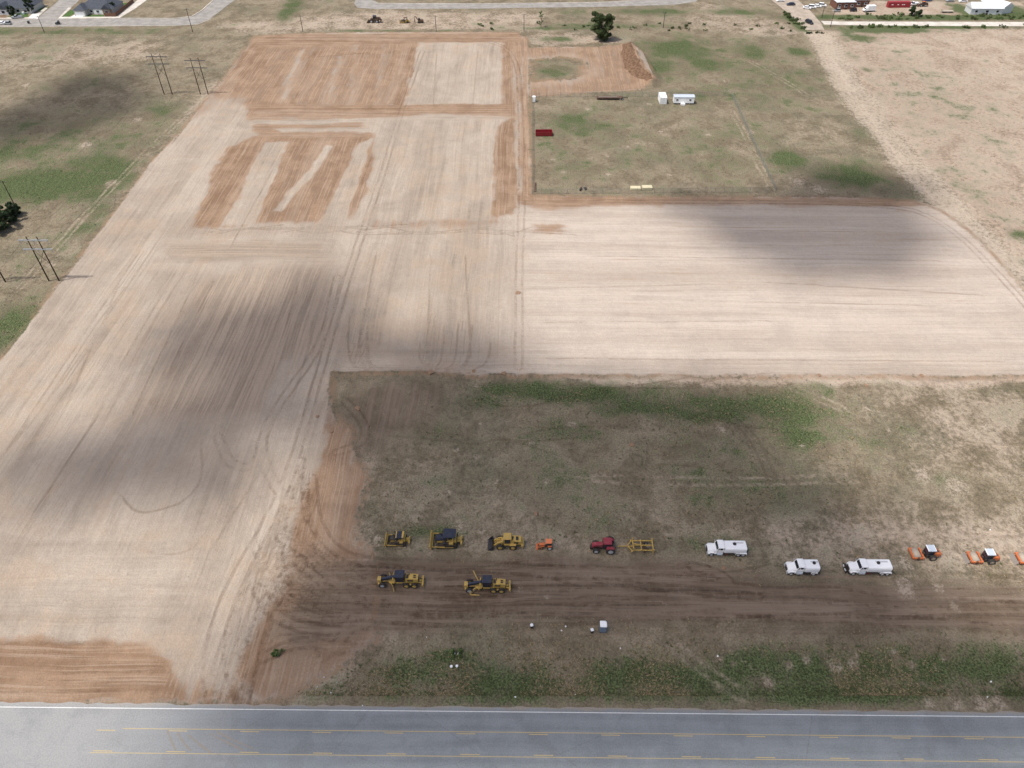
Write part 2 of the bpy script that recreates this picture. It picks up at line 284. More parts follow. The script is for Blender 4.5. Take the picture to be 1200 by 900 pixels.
PALETR = [[(768, 738), (815, 778), (868, 815)], [(930, 455), (985, 478)], [(1090, 465), (1120, 520), (1170, 560)], [(850, 120), (870, 150), (885, 185), (905, 222)], [(975, 40), (1015, 110), (1075, 195), (1140, 270), (1230, 380)], [(950, 40), (995, 110), (1050, 185), (1100, 240)], [(1060, 470), (1110, 462), (1160, 470)], [(880, 72), (920, 95), (960, 120)], [(700, 560), (850, 566), (1000, 560)], [(300, 40), (200, 42), (60, 41), (-60, 43)], [(255, 100), (200, 150), (120, 230), (20, 340)]]
LINES = [[(145, 585), (160, 602), (190, 598), (220, 586), (238, 560), (236, 520)], [(232, 322), (156, 484)], [(143, 325), (80, 470)], [(317, 317), (263, 443)], [(200, 260), (60, 470), (-20, 560)], [(160, 300), (0, 540)], [(250, 330), (200, 430)], [(350, 330), (318, 440)], [(300, 560), (250, 640)], [(120, 480), (40, 600)], [(390, 437), (470, 436), (600, 439)],
         [(545, 300), (552, 420)], [(505, 300), (500, 420)], [(440, 300), (415, 430)], [(560, 60), (554, 122)], [(512, 56), (508, 122)], [(330, 70), (430, 62)], [(300, 128), (480, 127)], [(270, 290), (330, 180)], [(205, 320), (140, 430)], [(620, 338), (860, 333)], [(900, 331), (1150, 346)], [(640, 378), (900, 376)], [(700, 300), (1100, 306)], [(640, 420), (1180, 424)], [(800, 352), (1080, 358)], [(830, 270), (1040, 272)], [(-60, 755), (120, 753)], [(-60, 812), (150, 809)], [(0, 792), (170, 786)]]
PILE = W([(724, 53), (741, 48), (754, 60), (779, 96), (766, 104), (748, 98), (732, 80)])
def fields(X, Y):
    f = {}
    wob = (vnoise(X, Y, 3.0, 1)-.5)*1.6+(vnoise(X, Y, 11.0, 2)-.5)*2.4
    f['site'] = np.maximum(np.maximum(sdf(SITE, X, Y), sdf(STOCK, X, Y))+wob*0.35, sdf(FAN, X+wob*1.4, Y+wob*1.4)-.8)
    b = np.zeros(X.shape)
    for p, a, s in BROWN: b = np.maximum(b, a*soft(W(p), X+wob, Y+wob*.7, s))
    for p, a, s in PALE_IN_BROWN: b = b*(1-a*soft(W(p), X+wob*.7, Y+wob*.7, s))
    st = soft(STOCK, X, Y, 2); b = np.maximum(b, .80*st)
    sand = soft(W([(742, 55), (752, 61), (778, 94), (768, 98), (756, 84)]), X+wob*.5, Y, 3)
    b = np.maximum(b, 1.45*soft(W([(722, 54), (741, 49), (750, 62), (772, 99), (752, 102), (738, 92), (727, 76)]), X+wob, Y+wob, 4))*(1-sand)
    inner = soft(W([(619, 70), (660, 68), (682, 72), (688, 86), (670, 94), (619, 98)]), X+wob*1.5, Y+wob*1.5, 16)
    f['site'] = np.minimum(f['site'], (.5-inner)*8)
    fan = soft(FAN, X+wob*1.4, Y+wob*1.4, 8)*np.clip(.5-sdf(SITE, X+wob, Y)/5, 0, 1); b = np.maximum(b, fan*(1.0+.1*soft(W([(345, 610), (378, 500), (425, 530), (425, 610), (370, 650)]), X, Y, 16)))
    f['brown'] = b*(1-inner)
    du = np.zeros(X.shape)
    for p, a, s in DULL: du = np.maximum(du, a*soft(W(p), X+wob, Y+wob, s))
    f['dull'] = du
    g = np.zeros(X.shape)
    for cx, cy, rx, ry, a in GREEN:
        x0, y0 = G(cx, cy); wx = abs(G(cx+rx, cy)[0]-x0); wy = abs(G(cx, cy-ry)[1]-y0)
        g = np.maximum(g, a*np.exp(-(((X-x0)/wx)**2+((Y-y0)/wy)**2)*0.9))
    g = np.where(Y < 75, g*(.68+.6*vnoise(X, Y, 6.0, 31)+.25*(vnoise(X, Y, 2.2, 32)-.5)), g*(.95+.5*vnoise(X, Y, 9.0, 33)))
    g = np.maximum(g, .45*inner)
    br = np.zeros(X.shape)
    for p, a, s in BARE: br = np.maximum(br, a*soft(W(p), X+wob, Y+wob, s))
    h = np.zeros(X.shape)
    for p, a, s in HAUL: h = np.maximum(h, a*soft(W(p), X+wob, Y+wob, s))
    f['haul'] = h; f['bare'] = br
    pale = 1.15*soft(W([(940, 37), (980, 37), (1016, 100), (1076, 180), (1140, 246), (1215, 325), (1290, 400), (1235, 405), (1105, 262), (1040, 192), (980, 112)]), X+wob, Y+wob, 6)
    for cx, cy, r in PALESPOT:
        x0, y0 = G(cx, cy); w = abs(G(cx+r, cy)[0]-x0)
        pale = np.maximum(pale, np.exp(-(((X-x0)/w)**2+((Y-y0)/(w*1.15))**2)))
    f['pale'] = pale*.85; br = br*(1-.6*np.clip(pale-.5, 0, 1)); f['bare'] = br; f['green'] = g*(1-.8*h)*(1-.7*pale)
    ew = np.zeros(X.shape)
    for p, s in EW: ew = np.maximum(ew, soft(W(p), X, Y, s))
    f['ew'] = ew
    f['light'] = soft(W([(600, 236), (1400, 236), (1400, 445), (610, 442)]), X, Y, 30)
    f['track'] = lined(TRACKS, X, Y); f['palet'] = lined(PALETR, X, Y); f['line'] = lined(LINES+SWEEP, X, Y)
    # heights: spoil heap, ridges of soil along the graded edges, wheel ruts
    pd = sdf(PILE, X, Y)
    z = np.where(pd > 0, np.minimum(pd*.42, 2.6)*(.7+.6*vnoise(X, Y, 2.5, 5)), 0)
    sd = f['site']; ridge = np.exp(-((sd-.2)/.7)**2)*np.clip(vnoise(X, Y, 2.0, 6)*1.2-.15, 0, 1)*.4
    keep = (Y > 62)
    z = z+ridge*keep*(pd < -3)
    t = np.abs(np.abs(f['track'])-1.0); z = z-np.exp(-(t/.3)**2)*.05*keep
    z = z+np.exp(-(f['line']/.35)**2)*.10*keep+(vnoise(X, Y, 1.3, 8)-.5)*.05*keep*np.clip(1-sd/3, .35, 1)
    f['z'] = np.where(Y < 62, -.0, z)*np.clip((Y-56)/8, 0, 1)*(Y < 470)
    return f

# ------------------------------------------------------------------ ground sheet
def steps(*seg):
    out = [seg[0]]
    for a, b in zip(seg[1::2], seg[2::2]):
        n = max(1, round((b-out[-1])/a)); out += list(np.linspace(out[-1], b, n+1)[1:])
    return np.array(out)
ys = steps(-2500., 500., -500., 60., -60., 8., 44., .7, 66., .5, 150., .8, 260., 1.2, 480., 4., 640., 40., 1000., 300., 6000.)
xp = steps(0., .7, 105., 1.1, 215., 1.9, 340., 6., 480., 60., 1000., 400., 5000.)
xs = np.concatenate([-xp[:0:-1], xp])
XX, YY = np.meshgrid(xs, ys); X, Y = XX.ravel(), YY.ravel()
FL = fields(X, Y)
nx, ny = len(xs), len(ys)
me = bpy.data.meshes.new('ground')
idx = np.arange(nx*ny).reshape(ny, nx)
quads = np.stack([idx[:-1, :-1], idx[:-1, 1:], idx[1:, 1:], idx[1:, :-1]], -1).reshape(-1, 4)
me.vertices.add(nx*ny); me.vertices.foreach_set('co', np.stack([X, Y, FL['z']], 1).astype(np.float32).ravel())
me.loops.add(quads.size); me.loops.foreach_set('vertex_index', quads.ravel().astype(np.int32))
me.polygons.add(len(quads)); me.polygons.foreach_set('loop_start', np.arange(0, quads.size, 4, dtype=np.int32))
me.polygons.foreach_set('loop_total', np.full(len(quads), 4, np.int32)); me.polygons.foreach_set('use_smooth', np.ones(len(quads), bool))
me.update()
for nm, ch in (('soil_a', ('site', 'brown', 'green', 'bare')), ('soil_b', ('track', 'line', 'palet', 'ew')), ('soil_c', ('haul', 'pale', 'light', 'dull'))):
    a = me.attributes.new(nm, 'FLOAT_COLOR', 'POINT'); a.data.foreach_set('color', np.stack([FL[c] for c in ch], 1).astype(np.float32).ravel())
ground = link('ground', me); tag(ground, kind='structure')

def ground_material():
    k = NT('soil', 0.95, 0.1); p = k.pos()
    site, brown, green, bare = k.attr('soil_a'); track, line, palet, ew = k.attr('soil_b'); haul, pale, light, dull = k.attr('soil_c')
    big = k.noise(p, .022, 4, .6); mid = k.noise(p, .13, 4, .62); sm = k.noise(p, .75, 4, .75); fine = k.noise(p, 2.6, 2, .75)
    patch = k.noise(p, .055, 5, .68, .5)
    wn_ = k.n.new('ShaderNodeTexNoise'); wn_.noise_dimensions = '2D'; k.put(wn_.inputs['Vector'], p); wn_.inputs['Scale'].default_value = .03; wn_.inputs['Detail'].default_value = 2
    va = k.n.new('ShaderNodeVectorMath'); va.operation = 'MULTIPLY_ADD'; k.put(va.inputs[0], wn_.outputs[1]); va.inputs[1].default_value = (2.2, 2.2, 0); k.put(va.inputs[2], p)
    pr = k.mapping(va.outputs[0], rot=R(0.7))
    def streak(sx, sy, seed, d=3.0, r=.6): return k.noise(k.mapping(pr, (sx, sy, 1), loc=(seed, seed*1.7, 0)), 1.0, d, r)
    ns1, ns2, ns3 = streak(.10, .008, 3), streak(.5, .014, 9), streak(1.9, .04, 17)
    ew1, ew2, ew3 = streak(.008, .15, 5), streak(.013, .55, 8), streak(.04, 2.0, 21)
    s1 = k.mixf(ew, ns1, ew1); s2 = k.mixf(ew, ns2, ew2); s3 = k.mixf(ew, ns3, ew3)
    C0 = lambda v, a: k.M('MULTIPLY', k.M('SUBTRACT', v, .5), a)
    add = lambda a, b: k.M('ADD', a, b)
    mul = lambda a, b: k.M('MULTIPLY', a, b)
    # open land: dry grass, bare earth, growth
    c = k.mix(k.ss(mid, .33, .67), (.178, .146, .098), (.280, .232, .165))
    c = k.mix(mul(k.ss(patch, .5, .74), .6), c, (.375, .310, .230))
    c = k.mix(mul(k.ss(k.noise(p, .04, 5, .7), .47, .66), .5), c, (.142, .136, .090))
    barec = k.mix(k.ss(add(mul(mid, .5), mul(patch, .5)), .34, .66), (.365, .285, .215), (.450, .372, .295))
    barec = k.mix(1.0, barec, k.ss(add(mul(sm, .55), mul(patch, .45)), .34, .6, .80, 1.06), 'MULTIPLY')
    bf = k.ss(add(bare, add(C0(sm, .7), C0(mid, .9))), .2, .85)
    c = k.mix(bf, c, barec)
    gf = k.ss(add(k.M('MULTIPLY_ADD', green, 1.08, .015), add(add(C0(sm, 1.1), C0(mid, 1.5)), C0(patch, 1.6))), .15, 1.0)
    gcol = k.mix(k.ss(fine, .35, .65), (.042, .066, .025), (.112, .142, .060))
    c = k.mix(mul(gf, .93), c, gcol)
    spots = k.ss(add(mul(fine, .5), mul(sm, .5)), .38, .60, .64, 1.12)
    c = k.mix(k.mixf(bf, .9, .4), c, spots, 'MULTIPLY')
    hc = k.mix(k.ss(add(mul(s2, .6), mul(mid, .4)), .36, .64), (.128, .096, .070), (.232, .180, .138))
    hc = k.mix(mul(k.ss(s3, .42, .62), .4), hc, (.20, .145, .10))
    hth = mul(k.ss(k.M('ABSOLUTE', k.M('SUBTRACT', s2, .5)), .018, .003), k.ss(add(sm, patch), .8, 1.1))
    hth2 = mul(k.ss(k.M('ABSOLUTE', k.M('SUBTRACT', s3, .5)), .035, .005), k.ss(mid, .42, .58))
    hc = k.mix(mul(hth, .6), hc, (.105, .072, .050)); hc = k.mix(mul(hth2, .35), hc, (.125, .088, .062))
    hf = k.ss(add(haul, add(C0(sm, .7), C0(s2, .8))), .2, .8)
    c = k.mix(hf, c, hc)
    pf = k.ss(add(pale, add(C0(sm, 1.6), C0(fine, .8))), .45, 1.15)
    c = k.mix(mul(pf, .7), c, (.47, .395, .315))
    # graded soil
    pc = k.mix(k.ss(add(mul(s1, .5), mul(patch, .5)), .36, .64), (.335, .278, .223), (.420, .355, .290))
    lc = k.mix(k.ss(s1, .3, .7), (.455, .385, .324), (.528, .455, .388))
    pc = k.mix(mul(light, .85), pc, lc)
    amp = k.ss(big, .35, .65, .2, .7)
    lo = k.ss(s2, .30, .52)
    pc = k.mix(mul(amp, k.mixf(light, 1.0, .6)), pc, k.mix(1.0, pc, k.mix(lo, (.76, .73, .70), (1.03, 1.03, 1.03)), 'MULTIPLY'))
    pc = k.mix(1.0, pc, k.ss(s3, .3, .65, .935, 1.04), 'MULTIPLY')
    pc = k.mix(mul(k.ss(add(mul(big, .5), mul(mid, .5)), .48, .64), k.mixf(light, .45, .12)), pc, (.385, .295, .215))
    pc = k.mix(1.0, pc, k.ss(mid, .3, .7, .94, 1.05), 'MULTIPLY')
    thin = mul(k.ss(k.M('ABSOLUTE', k.M('SUBTRACT', s2, .47)), .014, .002), k.ss(add(sm, patch), .85, 1.15))
    thin2 = mul(k.ss(k.M('ABSOLUTE', k.M('SUBTRACT', s3, .5)), .03, .004), k.ss(mid, .45, .6))
    pc = k.mix(mul(thin, k.mixf(light, .38, .22)), pc, k.mix(1.0, pc, (.58, .54, .50), 'MULTIPLY'))
    pc = k.mix(mul(thin2, .22), pc, k.mix(1.0, pc, (.7, .67, .64), 'MULTIPLY'))
    duc = k.mix(k.ss(add(mul(s3, .5), mul(s2, .5)), .36, .62), (.225, .172, .128), (.375, .300, .232))
    pc = k.mix(k.ss(add(dull, add(add(C0(s2, 1.4), C0(s3, .7)), C0(mid, .7))), .2, .9, 0.0, .85), pc, duc)
    brc = k.mix(k.ss(add(mul(s2, .45), mul(mid, .55)), .35, .65), (.205, .126, .078), (.305, .205, .135))
    brc = k.mix(mul(k.ss(s3, .47, .68), .4), brc, (.42, .325, .245))
    brc = k.mix(mul(k.ss(s1, .5, .68), .25), brc, (.40, .31, .235))
    bw = k.ss(add(brown, add(add(C0(s2, 1.1), C0(s3, .5)), add(C0(sm, .5), C0(mid, .6)))), .2, .82)
    brc = k.mix(k.ss(brown, 1.28, 1.43), brc, k.mix(k.ss(sm, .35, .65), (.105, .060, .036), (.200, .122, .075)))
    gc = k.mix(mul(bw, .96), pc, brc)
    gc = k.mix(1.0, gc, k.ss(add(mul(sm, .5), mul(fine, .5)), .35, .65, .92, 1.05), 'MULTIPLY')
    gc = k.mix(mul(hf, .85), gc, hc)
    sf = k.ss(add(site, mul(k.M('SUBTRACT', add(sm, s2), 1.0), 3.0)), -.5, .6)
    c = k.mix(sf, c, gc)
    # thin rim of turned brown earth round the graded land
    rim = mul(k.ss(k.M('ABSOLUTE', add(site, .5)), 1.5, .2), k.ss(add(sm, mid), .8, 1.2))
    c = k.mix(mul(rim, .75), c, (.255, .165, .105))
    # wheel tracks, ridges, faint trails
    tw = k.M('ABSOLUTE', k.M('SUBTRACT', k.M('ABSOLUTE', add(track, C0(mid, .8))), 1.0))
    tf = mul(k.ss(tw, .55, .2), k.ss(add(sm, patch), .75, 1.2))
    c = k.mix(mul(tf, .62), c, k.mix(1.0, c, (.55, .50, .47), 'MULTIPLY'))
    lf = mul(k.ss(k.M('ABSOLUTE', add(line, C0(mid, .6))), .5, .12), k.ss(add(sm, patch), .75, 1.2))
    c = k.mix(mul(lf, .55), c, k.mix(1.0, c, (.55, .50, .45), 'MULTIPLY'))
    pw = k.M('ABSOLUTE', k.M('SUBTRACT', k.M('ABSOLUTE', add(palet, C0(mid, 1.6))), 1.0))
    ptf = mul(k.ss(pw, .8, .1), k.ss(add(sm, patch), .85, 1.25))
    c = k.mix(mul(ptf, .65), c, (.40, .32, .245))
    k.color(c)
    k.bump(add(mul(sm, .6), mul(fine, .35)), .6, .4)
    return k.m
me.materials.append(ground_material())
zi = FL['z'].reshape(ny, nx)
def gz(x, y):
    i = min(max(np.searchsorted(xs, x)-1, 0), nx-2); j = min(max(np.searchsorted(ys, y)-1, 0), ny-2)
    a = (x-xs[i])/(xs[i+1]-xs[i]); b = (y-ys[j])/(ys[j+1]-ys[j])
    return float((zi[j, i]*(1-a)+zi[j, i+1]*a)*(1-b)+(zi[j+1, i]*(1-a)+zi[j+1, i+1]*a)*b)
#@@CLOUDS
# ------------------------------------------------------------------ clouds overhead, out of the picture: they cast the soft shadows on the land
def cloud(name, shapes, n, alt, seed):
    """shapes: soft ellipses of shade on the ground, in photo pixels (cx, cy, rx, ry, density)"""
    r = np.random.default_rng(seed); bm = bmesh.new(); bmesh.ops.create_icosphere(bm, subdivisions=1, radius=1.0)
    bv = np.array([v.co[:] for v in bm.verts]); bf = np.array([[v.index for v in q.verts] for q in bm.faces]); bm.free()
    cs = []
    area = sum(abs(G(s[0]+s[2], s[1])[0]-G(s[0], s[1])[0])*abs(G(s[0], s[1]-s[3])[1]-G(s[0], s[1])[1])*s[4] for s in shapes)
    for cx, cy, rx, ry, den in shapes:
        x0, y0 = G(cx, cy); wx = abs(G(cx+rx, cy)[0]-x0); wy = abs(G(cx, cy-ry)[1]-G(cx, cy+ry)[1])/2
        m = int(n*wx*wy*den/area)
        a = r.random(m)*2*math.pi; q = np.minimum(np.abs(r.normal(0, 1, m))*.36+r.random(m)**.5*.62, 1.5)
        x = x0+q*np.cos(a)*wx; y = y0+q*np.sin(a)*wy; z = alt+r.normal(0, 1, m)*9*np.clip(1.3-q, .2, 1)
        rad = (3.2+3.6*r.random(m))*np.clip(1.35-.5*q, .5, 1.2)
        k = z/SUN_DIR.z
        cs.append(np.stack([x+SUN_DIR.x*k, y+SUN_DIR.y*k, z, rad], 1))
    cs = np.concatenate(cs); m = len(cs)
    sq = .8+.4*r.random((m, 1, 3))
    V = (bv[None]*sq*cs[:, None, 3:4]+cs[:, None, :3]).reshape(-1, 3)
    Fa = (bf[None]+np.arange(m)[:, None, None]*len(bv)).reshape(-1, 3)
    me = bpy.data.meshes.new(name); me.from_pydata(V.tolist(), [], Fa.tolist()); me.shade_smooth(); me.materials.append(MATS['vapour'])
    return tag(link(name, me), kind='structure')
k = NT('vapour', 1.0, 0.0); k.color((.9, .9, .9))
tr = k.n.new('ShaderNodeBsdfTransparent'); mx = k.n.new('ShaderNodeMixShader')
k.put(mx.inputs[0], k.ss(k.noise(k.pos(), .2, 2), .3, .7, .48, .78))
k.t.links.new(tr.outputs[0], mx.inputs[1]); k.t.links.new(k.b.outputs[0], mx.inputs[2]); k.t.links.new(mx.outputs[0], k.n['Material Output'].inputs[0])
MATS['vapour'] = k.m
cloud('cloud', [(640, 620, 210, 140, 1.2), (820, 660, 220, 110, 1.2), (700, 500, 190, 55, 1.1), (475, 490, 90, 48, 1.6), (760, 780, 400, 80, 1.1), (1080, 830, 260, 60, .75), (530, 730, 150, 60, 1), (440, 690, 70, 25, .5), (510, 415, 110, 26, 1.0), (330, 420, 90, 80, .2), (370, 375, 60, 55, .25), (880, 600, 120, 60, .8), (560, 870, 330, 30, .9), (760, 850, 500, 40, .9)], 2800, 1800, 1)
cloud('cloud', [(180, 540, 170, 60, .7), (280, 470, 100, 70, .6), (70, 560, 80, 50, .4), (250, 400, 90, 50, .5)], 105, 1800, 2)
cloud('cloud', [(985, 265, 110, 50, 1), (1010, 222, 75, 20, 1), (900, 262, 80, 30, .6), (960, 305, 100, 22, .6), (830, 240, 90, 14, .5)], 330, 1820, 3)
cloud('cloud', [(95, 125, 65, 28, 1), (30, 140, 50, 24, .7), (110, 105, 50, 20, .8)], 250, 1830, 4)
#@@END
#@@OBJECTS
# ------------------------------------------------------------------ roads and hard ground
def sheet(name, px, z, mat, kind='structure', parent=None, world_pts=None):
    P = world_pts or W(px); b = MB(); n = len(P)
    b.add([(x, y, z) for x, y in P]+[(x, y, z-.06) for x, y in P], [tuple(range(n))]+[((i+1) % n, i, n+i, n+(i+1) % n) for i in range(n)])
    o = b.build(name, mat, parent)
    if not parent: tag(o, kind=kind)
    return o
def asphalt(name, c1, c2, dust, along=True):
    k = NT(name, .85, .25); p = k.pos()
    a = k.noise(k.mapping(p, (.02, .45, 1)), 1.0, 4, .6); n = k.noise(p, .25, 4, .65); f = k.noise(p, 4.0, 3, .7)
    c = k.mix(k.ss(k.M('ADD', k.M('MULTIPLY', a, .6 if along else .1), k.M('MULTIPLY', n, .4 if along else .9)), .35, .65), c1, c2)
    sx = k.n.new('ShaderNodeSeparateXYZ'); k.put(sx.inputs[0], p)
    if dust:
        off = k.M('SUBTRACT', k.M('SUBTRACT', G(600, 834.3)[1], sx.outputs[1]), k.M('MULTIPLY', sx.outputs[0], .0095))
        for wp in (.9, 2.7, 8.0, 9.8): c = k.mix(k.M('MULTIPLY', k.ss(k.M('ABSOLUTE', k.M('SUBTRACT', off, k.M('ADD', wp, k.M('MULTIPLY', k.M('SUBTRACT', n, .5), .5)))), .55, .1), .28), c, k.mix(1.0, c, (.78, .78, .79), 'MULTIPLY'))
        c = k.mix(k.M('MULTIPLY', k.ss(k.M('ADD', off, k.M('MULTIPLY', n, 1.2)), .5, -.4), .8), c, (.33, .28, .22))
        vo = k.n.new('ShaderNodeTexVoronoi'); vo.feature = 'DISTANCE_TO_EDGE'; vo.voronoi_dimensions = '2D'; vo.inputs['Scale'].default_value = 1.0; k.put(vo.inputs['Vector'], k.mapping(p, (.045, .13, 1)))
        c = k.mix(k.M('MULTIPLY', k.ss(k.M('ADD', vo.outputs['Distance'], k.M('MULTIPLY', k.M('SUBTRACT', f, .5), .01)), .010, .001), .22), c, (.12, .12, .12))
        c = k.mix(k.M('MULTIPLY', k.ss(k.noise(p, .12, 3, .6), .6, .66), .22), c, (.15, .155, .16))
        c = k.mix(k.M('MULTIPLY', k.ss(k.M('ADD', sx.outputs[0], k.M('MULTIPLY', n, 30.)), -20., -62.), k.ss(n, .2, .6, .45, .85)), c, dust)   # left end of road paler: dusty tone with its sunlight painted into the colour
    c = k.mix(1.0, c, k.ss(f, .3, .7, .9, 1.08), 'MULTIPLY')
    k.color(c); k.bump(f, .3, .02); return k.m
road_m = asphalt('road_asphalt', (.205, .222, .232), (.255, .275, .286), (.33, .325, .315))
street_m = asphalt('street_concrete', (.25, .235, .215), (.33, .31, .285), None, False)
pale_m = asphalt('pale_concrete', (.50, .46, .40), (.62, .58, .52), None, False)
white_line = paint('road_white', (.72, .72, .70), .7, 0, .45, (.30, .29, .27)); yellow_line = paint('road_yellow', (.50, .39, .19), .7, 0, .7, (.29, .28, .25))
EWD = Vector((1, -.0095, 0)); NSD = Vector((.0095, 1, 0))
def road_pt(x, off):                    # off: metres south of the road's north white line
    x0, y0 = G(600, 834.3); return (x0+x, y0-.0095*(x-0)-off)
def strip(x0, x1, o0, o1, z0=.024, n=1):
    b = MB(); xs_ = np.linspace(x0, x1, n+1); vs = [(*road_pt(x, o0), z0) for x in xs_]+[(*road_pt(x, o1), z0) for x in xs_]
    m = n+1; b.add(vs, [(m+i, m+i+1, i+1, i) for i in range(n)]); return b
bb = MB()
edge = [(x, -.55-.5*vnoise(np.array([x*1.0]), np.array([0.]), 1.7, 3)[0]) for x in np.arange(-700, 701, .8)]
vs = [(*road_pt(x, o), .02) for x, o in edge]+[(*road_pt(x, 13.5), .02) for x, o in edge]; m = len(edge)
bb.add(vs, [(m+i, m+i+1, i+1, i) for i in range(m-1)])
road = tag(bb.build('road', road_m), kind='structure')
strip(-700, 700, -.07, .07, .026, 40).build('edge_line', white_line, road)
strip(-700, 700, 10.6, 10.74, .026, 40).build('edge_line', white_line, road)
LANE = G(600, 834.3)[1]-G(600, 858.2)[1]; LANE2 = G(600, 834.3)[1]-G(600, 887)[1]
for o, s in ((LANE, 1), (LANE2, -1)):
    strip(-66 if o == LANE else -70, 700, o-.06, o+.06, .026, 40).build('centre_line', yellow_line, road)
    first = G(29, 855)[0] if o == LANE else G(21, 884)[0]
    first = first if first > -78 else first
    dm = MB(); dm.add([(-1.6, -.07, 0), (1.6, -.10, 0), (1.6, .05, 0), (-1.6, .07, 0)], [(0, 1, 2, 3)])
    dme = dm.mesh('lane_dash', yellow_line)
    for i in range(-2, 26):
        x = first+1.6+i*12.2
        if x > 170 or x < -72: continue
        link('lane_dash', dme, road, (*road_pt(x, o+.30*s), .027), -.0095)
mud_m = paint('tracked_mud', (.27, .245, .21), .95, 0, .9, (.27, .27, .27))
for pts in ([(208, 859), (214, 869), (224, 880)], [(221, 861), (232, 871), (247, 882)], [(246, 860), (262, 868), (285, 879)], [(253, 857), (270, 866), (296, 877)], [(196, 856), (200, 866), (206, 880)]):
    P = smooth_line(W(pts)); b = MB(); n = len(P); vs = []
    for i_, (x_, y_) in enumerate(P):
        a_ = P[min(i_+1, n-1)]; c_ = P[max(i_-1, 0)]; L_ = math.hypot(a_[0]-c_[0], a_[1]-c_[1]); nx_, ny_ = -(a_[1]-c_[1])/L_, (a_[0]-c_[0])/L_; w_ = .16*(.5+random.random()*.8)
        vs += [(x_+nx_*w_, y_+ny_*w_, .031), (x_-nx_*w_, y_-ny_*w_, .031)]
    b.add(vs, [(2*q, 2*q+1, 2*q+3, 2*q+2) for q in range(n-1)]); b.build('mud_track', mud_m, road)
sheet('street', [(-80, 22.6), (42, 22.3), (58, 10), (74, -4), (96, -4), (90, 3), (66, 22.2), (150, 21.8), (205, 22), (226, 19.5), (238, 12), (252, -1), (256, -5), (285, -5), (272, 2), (258, 13), (246, 22), (231, 28), (205, 29.6), (150, 30), (0, 31), (-80, 31.6)], .02, street_m)
sheet('street', [(418, -4), (415, 4), (419, 9), (440, 10.5), (560, 10), (700, 8), (790, 5.6), (815, 2), (822, -4), (800, -1.5), (700, 3), (560, 4.8), (445, 4), (436, 0), (436, -4)], .02, street_m)
dusty_m = asphalt('dusty_asphalt', (.33, .28, .225), (.43, .36, .29), None, False)
sheet('street', [(898, -5), (922, 14), (936, 27), (944, 35), (966, 35), (962, 27), (951, 14), (934, -1), (930, -5)], .02, dusty_m)
sheet('gravel_lane', [(962, 24.5), (985, 25.2), (1300, 26), (1300, 31), (1100, 30.4), (1000, 29.5), (966, 28.6)], .024, pale_m)
def kerb(px, w=.5, h=.13, mat=pale_m):
    P = W(px); b = MB()
    for (ax, ay), (bx, by) in zip(P[:-1], P[1:]):
        L = math.hypot(bx-ax, by-ay); b.box(((ax+bx)/2, (ay+by)/2, h/2), (L, w, h), math.atan2(by-ay, bx-ax))
    return tag(b.build('kerb', mat), kind='structure')
kerb([(-80, 22.2), (41, 21.9)]); kerb([(67, 21.9), (150, 21.4), (204, 21.6), (225, 19.2), (237, 11.8), (251, -1)]); kerb([(441, 4), (560, 4.5), (700, 2.8), (800, -2)])
kerb([(-80, 32), (0, 31.5), (150, 30.4), (205, 30), (232, 28.4), (247, 22.4)], .35, .12)
sheet('pavement', [(-80, 20.6), (38, 20.4), (46, 14), (53, 9), (56, 9.4), (42, 22), (-80, 22.3)], .05, pale_m)
sheet('pavement', [(68, 21.6), (140, 21.2), (160, 9), (176, -3), (166, -3), (150, 8), (136, 19.6), (72, 19.8), (84, 9), (80, 9)], .05, pale_m)
sheet('driveway', [(82, 20.4), (92, 14.8), (101, 14.8), (97, 20.4)], .07, paint('driveway_concrete', (.66, .65, .62), .8, 0, .3, (.5, .47, .42)))
sheet('driveway', [(32, 22), (38, 16), (46, 16), (45, 22)], .07, MATS['driveway_concrete'])
def lawn_m():
    k = NT('lawn_grass', .95, .1); p = k.pos(); n = k.noise(p, .8, 4, .65); f = k.noise(p, 5, 3, .7)
    k.color(k.mix(k.ss(k.M('ADD', k.M('MULTIPLY', n, .5), k.M('MULTIPLY', f, .5)), .35, .65), (.045, .095, .025), (.10, .16, .05))); k.bump(f, .6, .1); return k.m
LAWN = lawn_m()
for q in ([(73, 19.6), (82, 12), (88, 12), (90, 14), (81, 19.7)], [(98.5, 20), (101.5, 17.6), (122, 17.4), (122, 20)], [(10, 20), (17, 15.5), (34, 15.5), (32, 20)], [(42, 12), (44, 9.5), (58, 8.5), (50, 13.6)], [(136, 9), (140, 3.5), (150, 3.5), (147, 9)]):
    tag(sheet('lawn', q, .045, LAWN), kind='structure')

